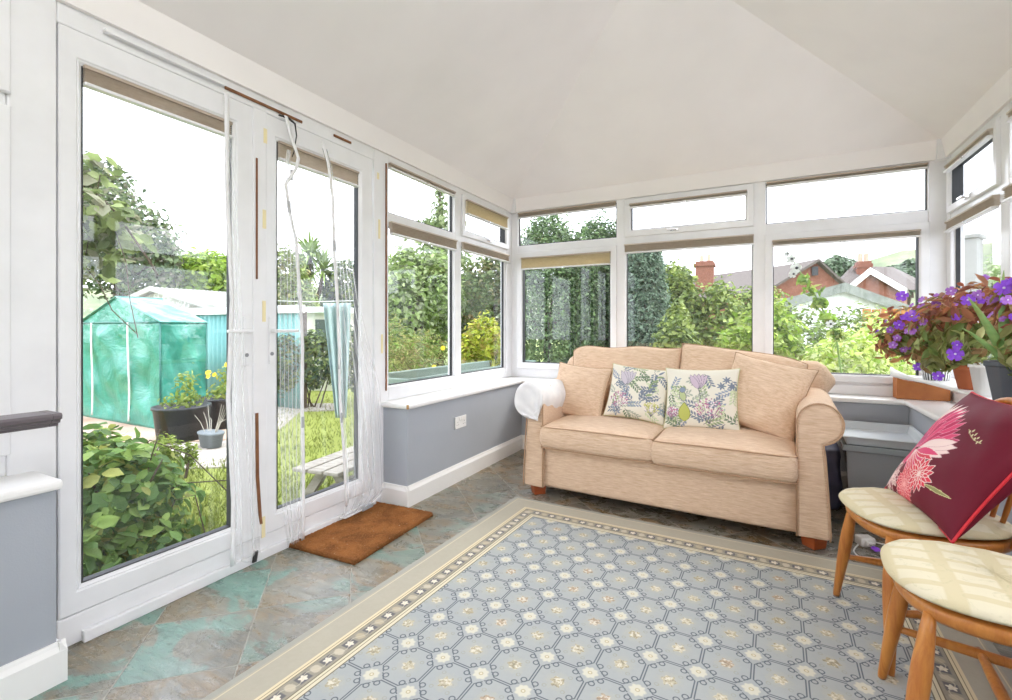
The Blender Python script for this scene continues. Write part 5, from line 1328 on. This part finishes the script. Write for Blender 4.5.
# back windows
HG = 'evergreen trees along the back boundary'
c = place(545, 7.6); bush('evergreen_tree', 'dark fine-leaved evergreen filling the left back window', 'tree', c, [B(505, 590, 225, 420, 7.6, c), B(520, 575, 213, 300, 7.8, c), B(560, 600, 230, 420, 7.4, c), B(570, 612, 222, 290, 7.9, c)], 30000, .058, ['#5f7a50', '#758f60', '#4b6440', '#8aa274', '#7d9a62'], 22, HG, trunk=.03)
c = place(605, 8); bush('evergreen_tree', 'rounded dark evergreen between left and middle back windows', 'tree', c, [B(575, 632, 218, 420, 8, c), B(590, 640, 230, 330, 8.2, c)], 18000, .062, ['#5b7550', '#708a60', '#839a6c', '#4b6444'], 23, HG, trunk=.03)
c = place(645, 7.2); bush('evergreen_tree', 'tall dark column conifer at left of middle back window', 'tree', c, [B(622, 668, 246, 400, 7.2, c, .5), B(628, 662, 236, 300, 7.3, c, .4)], 18000, .052, ['#5f7860', '#768f74', '#4b614e', '#8da48a'], 24, HG, trunk=.03)
c = place(700, 8.2); bush('back_hedge', 'bright green mixed hedge behind middle back window', 'hedge', c, [B(655, 705, 268, 400, 8.2, c), B(690, 745, 284, 400, 8, c), B(725, 790, 286, 400, 8.4, c), B(655, 690, 262, 320, 8.6, c)], 13000, .09, BG+MG, 25)
c = place(735, 4.9); bush('leafy_bush', 'sunny lime bush low behind the sofa in middle window', 'shrub', c, [B(715, 785, 320, 430, 4.9, c), B(735, 800, 300, 420, 5.2, c)], 3400, .075, BG+YG, 26)
c = place(672, 5.6); bush('leafy_bush', 'soft green bush beside column conifer behind left sofa half', 'shrub', c, [B(650, 702, 318, 420, 5.6, c), B(664, 690, 300, 380, 5.8, c)], 2800, .07, MG+BG, 27)
c = place(800, 6.2); bush('leafy_bush', 'mid green bush under the white garage gable', 'shrub', c, [B(768, 830, 308, 420, 6.2, c), B(815, 900, 310, 420, 6.4, c), B(760, 800, 315, 420, 5.4, c)], 6500, .07, MG+['#8fb04a'], 28)
c = place(858, 4.4); bush('variegated_bush', 'pale yellow variegated bush outside the right back window', 'shrub', c, [B(818, 880, 330, 420, 4.4, c, .5), B(855, 905, 318, 420, 4.6, c, .5), B(800, 840, 345, 420, 4.3, c, .4)], 5200, .055, VG, 29)
# hollyhock with white flowers
c = place(840, 3.7); hh = thing('hollyhock', 'leaning stem with dark-centred white flowers outside right back window', 'plant', (c[0], c[1], GZ)); L0 = Vector((c[0], c[1], GZ))
MB().tube([Vector((0, 0, 0)), at(842, 380, 3.7)-L0, at(836, 335, 3.7)-L0, at(815, 295, 3.7)-L0, at(800, 272, 3.7)-L0, at(790, 255, 3.7)-L0], [.010, .008, .007, .006, .005, .003], 7).build('stem', mat('green_stem', col=lin('#7c9a4c')), hh, smooth=True)
pth = [(836, 335), (828, 318), (820, 303), (812, 290), (805, 280)]
leaves('foliage', [(*(at(u, v, 3.7)-L0), .06, .06, .06) for u, v in pth], 130, .07, [lin(h) for h in ('#9fbf52', '#86a846', '#c2cf74')], hh, LEAFX, .5, .4, .1, 71)
for (u, v, r) in ((791, 259, .035), (796, 268, .040), (793, 274, .03), (830, 324, .030), (787, 254, .02)):
    q = at(u, v, 3.62)-L0; o = bloom_mb(q, (-.4, -.9, .1), r, 5, .1).build('bloom', ZW, hh, fix=False); MB().ball(q+Vector((.004, -.010, 0)), r*.28, 8, 5).build('flower_eye', BLK, o)

BRICK = mat('red_brick', lambda: dict(col=xmix(xramp(xnoise(xcoord(), 6, 6, .8), (.35, 0.), (.65, 1.)), lin('#8a5c4c'), lin('#6f4536'))), rough=.95)
TILER = mat('brown_roof_tiles', lambda: dict(col=xmix(xnoise(xcoord(), 9, 5, .7), lin('#6b625c'), lin('#4f4945'))), rough=.95)
WREND = mat('white_render', f_var(lin('#f2f3f1'), lin('#e6e8e6'), 2), rough=.8)
FELT = mat('grey_felt', f_var(lin('#8e938a'), lin('#72776f'), 4, .4, 20), rough=.95)
def hull(mb, pts, faces): return mb.add([tuple(p) for p in pts], faces)
def gable_house(nm, label, u0, u1, vb, ua, va, d, depth, wallm, roofm, rdir, over=.4, barge=None, ez=None, cat='house', th=.15, barge_h=.3):
    """gable front seen between bearings u0,u1 with eaves at row vb and apex (ua,va), body running back along rdir"""
    a = at(u0, vb, d); b = at(u1, vb, d); ap = at(ua, va, d); t = thing(nm, label, cat, (ap.x, ap.y, GZ)); O = Vector((ap.x, ap.y, GZ))
    a, b, ap = a-O, b-O, ap-O; rd = Vector(rdir).normalized()*depth; z0 = Vector
    A0, B0 = Vector((a.x, a.y, 0)), Vector((b.x, b.y, 0))
    MB().add([tuple(q) for q in (A0, B0, b, ap, a, A0+rd, B0+rd, b+rd, ap+rd, a+rd)], [(0, 1, 2, 3, 4), (9, 8, 7, 6, 5), (0, 5, 6, 1), (1, 6, 7, 2), (2, 7, 8, 3), (3, 8, 9, 4), (4, 9, 5, 0)]).build('walls', wallm, t)
    fw = -rd.normalized()*over; up = Vector((0, 0, th))
    for s, nm_ in ((a, 'roof_slope'), (b, 'roof_slope')):
        e = s+(s-ap)*.10; q = [ap+fw, e+fw, e+rd, ap+rd]
        MB().add([tuple(p) for p in q+[p+up for p in q]], [(0, 1, 2, 3), (7, 6, 5, 4), (0, 4, 5, 1), (1, 5, 6, 2), (2, 6, 7, 3), (3, 7, 4, 0)]).build(nm_, roofm, t)
        if barge:
            dn = Vector((0, 0, -barge_h)); q = [ap+fw*1.05+up, e+fw*1.05+up, e+fw*1.05+dn, ap+fw*1.05+dn]; bk = rd.normalized()*.06
            MB().add([tuple(p) for p in q+[p+bk for p in q]], [(0, 1, 2, 3), (7, 6, 5, 4), (0, 4, 5, 1), (1, 5, 6, 2), (2, 6, 7, 3), (3, 7, 4, 0)]).build('bargeboard', barge, t)
    return t, O
def chimney(t, O, u, v0, v1, d, w):
    p = at(u, v0, d)-O; q = at(u, v1, d)-O
    ch = MB().box(p.x-w/2, p.x+w/2, p.y-w/2, p.y+w/2, q.z, p.z).build('chimney', BRICK, t)
    MB().box(p.x-w*.58, p.x+w*.58, p.y-w*.58, p.y+w*.58, p.z-.35, p.z-.15).build('chimney_band', BRICK, ch)
    for s_ in (-.2, .22): MB().lathe([(.14, 0), (.11, .5)], (p.x+s_*w, p.y, p.z), 12).build('chimney_pot', mat('pot_clay', col=lin('#b9a08c'), rough=.9), ch)
# house with the tall chimney: ridge across the view
hs = thing('brick_house', 'distant house with tall brick chimney above the middle window hedge', 'house', (*place(720, 35), GZ)); O = Vector(hs.location)
A, Bq = at(676, 280, 37)-O, at(792, 264, 34)-O; dn = Vector((-.35, -1, 0)).normalized()*3.2; ez_ = -1.5
q = [A, Bq, Bq+dn+Vector((0, 0, ez_)), A+dn+Vector((0, 0, ez_)), A-dn+Vector((0, 0, ez_)), Bq-dn+Vector((0, 0, ez_))]
MB().add([tuple(p) for p in q], [(0, 3, 2, 1), (0, 1, 5, 4), (0, 4, 3), (1, 2, 5), (3, 4, 5, 2)]).build('roof', TILER, hs)
g0 = [Vector((p.x, p.y, 0)) for p in q[2:]]; MB().add([tuple(p) for p in q[2:]+g0], [(0, 1, 5, 4), (1, 2, 6, 5), (2, 3, 7, 6), (3, 0, 4, 7)]).build('walls', BRICK, hs)
chimney(hs, O, 705, 262, 292, 34, 1.15)
t, O = gable_house('brick_house', 'distant red-brick gable house above left of white garage', 768, 846, 290, 815, 262, 22, 6, BRICK, TILER, (-.65, .9, 0), .25, th=.12)
q = at(815, 271, 21.9)-O; MB().box(q.x-.12, q.x+.12, q.y-.05, q.y+.05, q.z-.2, q.z+.2).build('gable_vent', BLK, t)
t, O = gable_house('brick_house', 'distant house with white bargeboards on its small brick gable', 848, 904, 289, 871, 270, 23, 4, BRICK, TILER, (.25, 1, 0), .3, barge=WREND, th=.1, barge_h=.22)
a, b, c2, d2 = at(836, 288, 26)-O, at(922, 290, 25.5)-O, at(930, 285, 32)-O, at(834, 284, 33)-O; r1_, r2_ = at(852, 266, 29)-O, at(893, 267, 29)-O
MB().add([tuple(p) for p in (a, b, c2, d2, r1_, r2_)], [(0, 1, 5, 4), (1, 2, 5), (2, 3, 4, 5), (3, 0, 4), (3, 2, 1, 0)]).build('hipped_roof', TILER, t)
chimney(t, O, 863, 262, 278, 28, .7)
# white garage
gr, O = gable_house('garage', 'white-walled garage with grey felt gable roof beyond right window', 768, 905, 306, 846, 285, 13, 6, WREND, FELT, (.2, 1, 0), .25, barge=FELT, th=.05, barge_h=.20, cat='garage')
for u in (779, 788): q = at(u, 312, 12.9)-O; MB().box(q.x-.10, q.x+.10, q.y-.03, q.y+.03, q.z-.22, q.z+.12).build('window', mat('dark_pane'), gr)
fn_ = thing('board_fence', 'short orange-brown board fence beside the purple flowers outside', 'fence', (*place(886, 7.4), GZ), r_(-20))
for k in range(5): MB().box(-.30+.12*k, -.19+.12*k, 0, .02, 0, 1.55-.01*(k % 2)).build('fence_board', mat('orange_boards', f_var(lin('#c08a52'), lin('#a87442'), 6, sc=(6, 6, 1)), rough=.9), fn_)
# hill and far trees
HILL = mat('grass_hillside', lambda: dict(col=xmix(xramp(xnoise(xcoord(), .12, 5, .6), (.4, 0.), (.6, 1.)), lin('#8a9070'), lin('#667257'))), rough=1)
n = 60; P = np.zeros((n, 20, 3)); sky = [(-2500, 300), (500, 285), (700, 282), (800, 275), (835, 268), (860, 262), (890, 254), (918, 250), (1000, 240), (1300, 215), (1700, 250), (6000, 300)]
for i in range(n):
    ang = r_(-75+150*i/(n-1)); u = 506+480*math.tan(ang); v = np.interp(u, [a for a, b in sky], [b for a, b in sky])
    d = 90*math.cos(ang); zt = 1.1+(328-v)/480*d+.25*math.sin(i*1.7)
    for j in range(20):
        f = j/19; p = at(u, 328, d*(.55+.45*f)); P[i, j] = (p.x, p.y, GZ+(zt-GZ)*f**1.3)
struct(grid_mesh('hillside', P, HILL))
TG = 'far trees at the foot of the hill'
for k, (u, v, w, d) in enumerate(((838, 258, 12, 45), (851, 262, 9, 48), (826, 266, 8, 40), (893, 268, 12, 50), (912, 262, 12, 52), (905, 272, 16, 44))):
    c = place(u, d); lb = ['tall round far tree on skyline between the brick gables', 'low far tree right of the tall skyline tree', 'low far tree touching the big brick gable', 'far tree on the hillside above white bargeboards', 'far tree on hillside at the window frame edge', 'wide bush below the hillside trees at window edge'][k]
    bush('distant_tree', lb, 'tree', c, [B(u-w, u+w, v-2, v+22, d, c)], 900, .55, ['#6f8468', '#82957a', '#5d7058'], 80+k, TG, shell=.5, trunk=.2, stems=3)
# right side
gp_ = thing('rendered_pillar', 'grey rendered pillar topped by a bird seen in right window', 'pillar', (*place(967, 6.0), GZ), r_(-30))
MB().box(-.12, .12, -.12, .12, 0, 2.35).build('pillar_shaft', mat('grey_render', f_var(lin('#a9aaa4'), lin('#93948e'), 5, .3, 40), rough=.95), gp_, bevel=.01)
MB().box(-.15, .15, -.15, .15, 2.35, 2.40).build('cap', mat('grey_render'), gp_, bevel=.01)
c = place(990, 9); bush('garden_tree', 'light green tree beyond the right-hand window', 'tree', c, [B(970, 1040, 250, 400, 9, c), B(1010, 1090, 235, 400, 9, c)], 5200, .11, ['#9db57a', '#b3c793', '#87a164'], 91, trunk=.1, shell=.6)
for k, (x, y) in enumerate(((6, 3.2), (6.5, .5))):
    bush('garden_shrub', ['round green shrub beyond the right wall, farther from camera', 'round green shrub beyond the right wall, nearer to camera'][k], 'shrub', (x, y), [(0, 0, 1.2, 1.3, 1.3, 1.2)], 3000, .12, MG, 95+k)

bush('boundary_hedge', 'mid green boundary hedge left of the teal greenhouse, beyond the lawn', 'hedge', (-12.5, .8), [(-.3, -1.6, .9, .9, 1.3, .95), (0, .2, .95, .9, 1.3, 1.0), (.1, 1.9, .9, .8, 1.0, .95), (0, -3.2, .9, .9, 1.3, .95)], 7000, .11, MG, 99)
SKY, SUN, EXPO = 1.0, 0.6, 2.2

# ------------------------------------------------------------------ daylight and camera
def world():
    w = bpy.data.worlds.new('overcast'); bpy.context.scene.world = w; w.use_nodes = True; nt = w.node_tree; X.nt = nt
    bg = nt.nodes['Background']
    g = xcoord('Generated'); a, b, c = xsep(g)
    cl = xnoise(xmap(g, (1, 1, 2.5)), 2.2, 5, .6)
    col = xmix(xramp(cl, (.35, 0.), (.7, 1.)), (.875, .905, 1.03), (.93, .95, 1.06))
    nt.links.new(col.k, bg.inputs[0]); bg.inputs[1].default_value = SKY
world()
sl = bpy.data.lights.new('sun', 'SUN'); sl.energy = SUN; sl.angle = math.radians(25); sl.color = (1, .97, .9)
so = bpy.data.objects.new('sun', sl); COL.objects.link(so); so.rotation_euler = (math.radians(48), 0, math.radians(150))
cam = bpy.data.cameras.new('camera'); cam.sensor_width = 36; cam.lens = 480/1012*36; cam.shift_y = -22/1012; cam.clip_start = .05; cam.clip_end = 500
co = bpy.data.objects.new('camera', cam); COL.objects.link(co); co.location = (0, 0, 1.10); co.rotation_euler = (PI/2, 0, math.atan2(.4638, .886))
sc = bpy.context.scene; sc.camera = co
sc.view_settings.view_transform = 'Standard'; sc.view_settings.look = 'None'; sc.view_settings.gamma = 1; sc.view_settings.use_curve_mapping = False
sc.view_settings.exposure = EXPO
sc.cycles.use_denoising = True; sc.cycles.max_bounces = 14; sc.cycles.diffuse_bounces = 8; sc.cycles.transparent_max_bounces = 32
sc.cycles.sample_clamp_indirect = 8
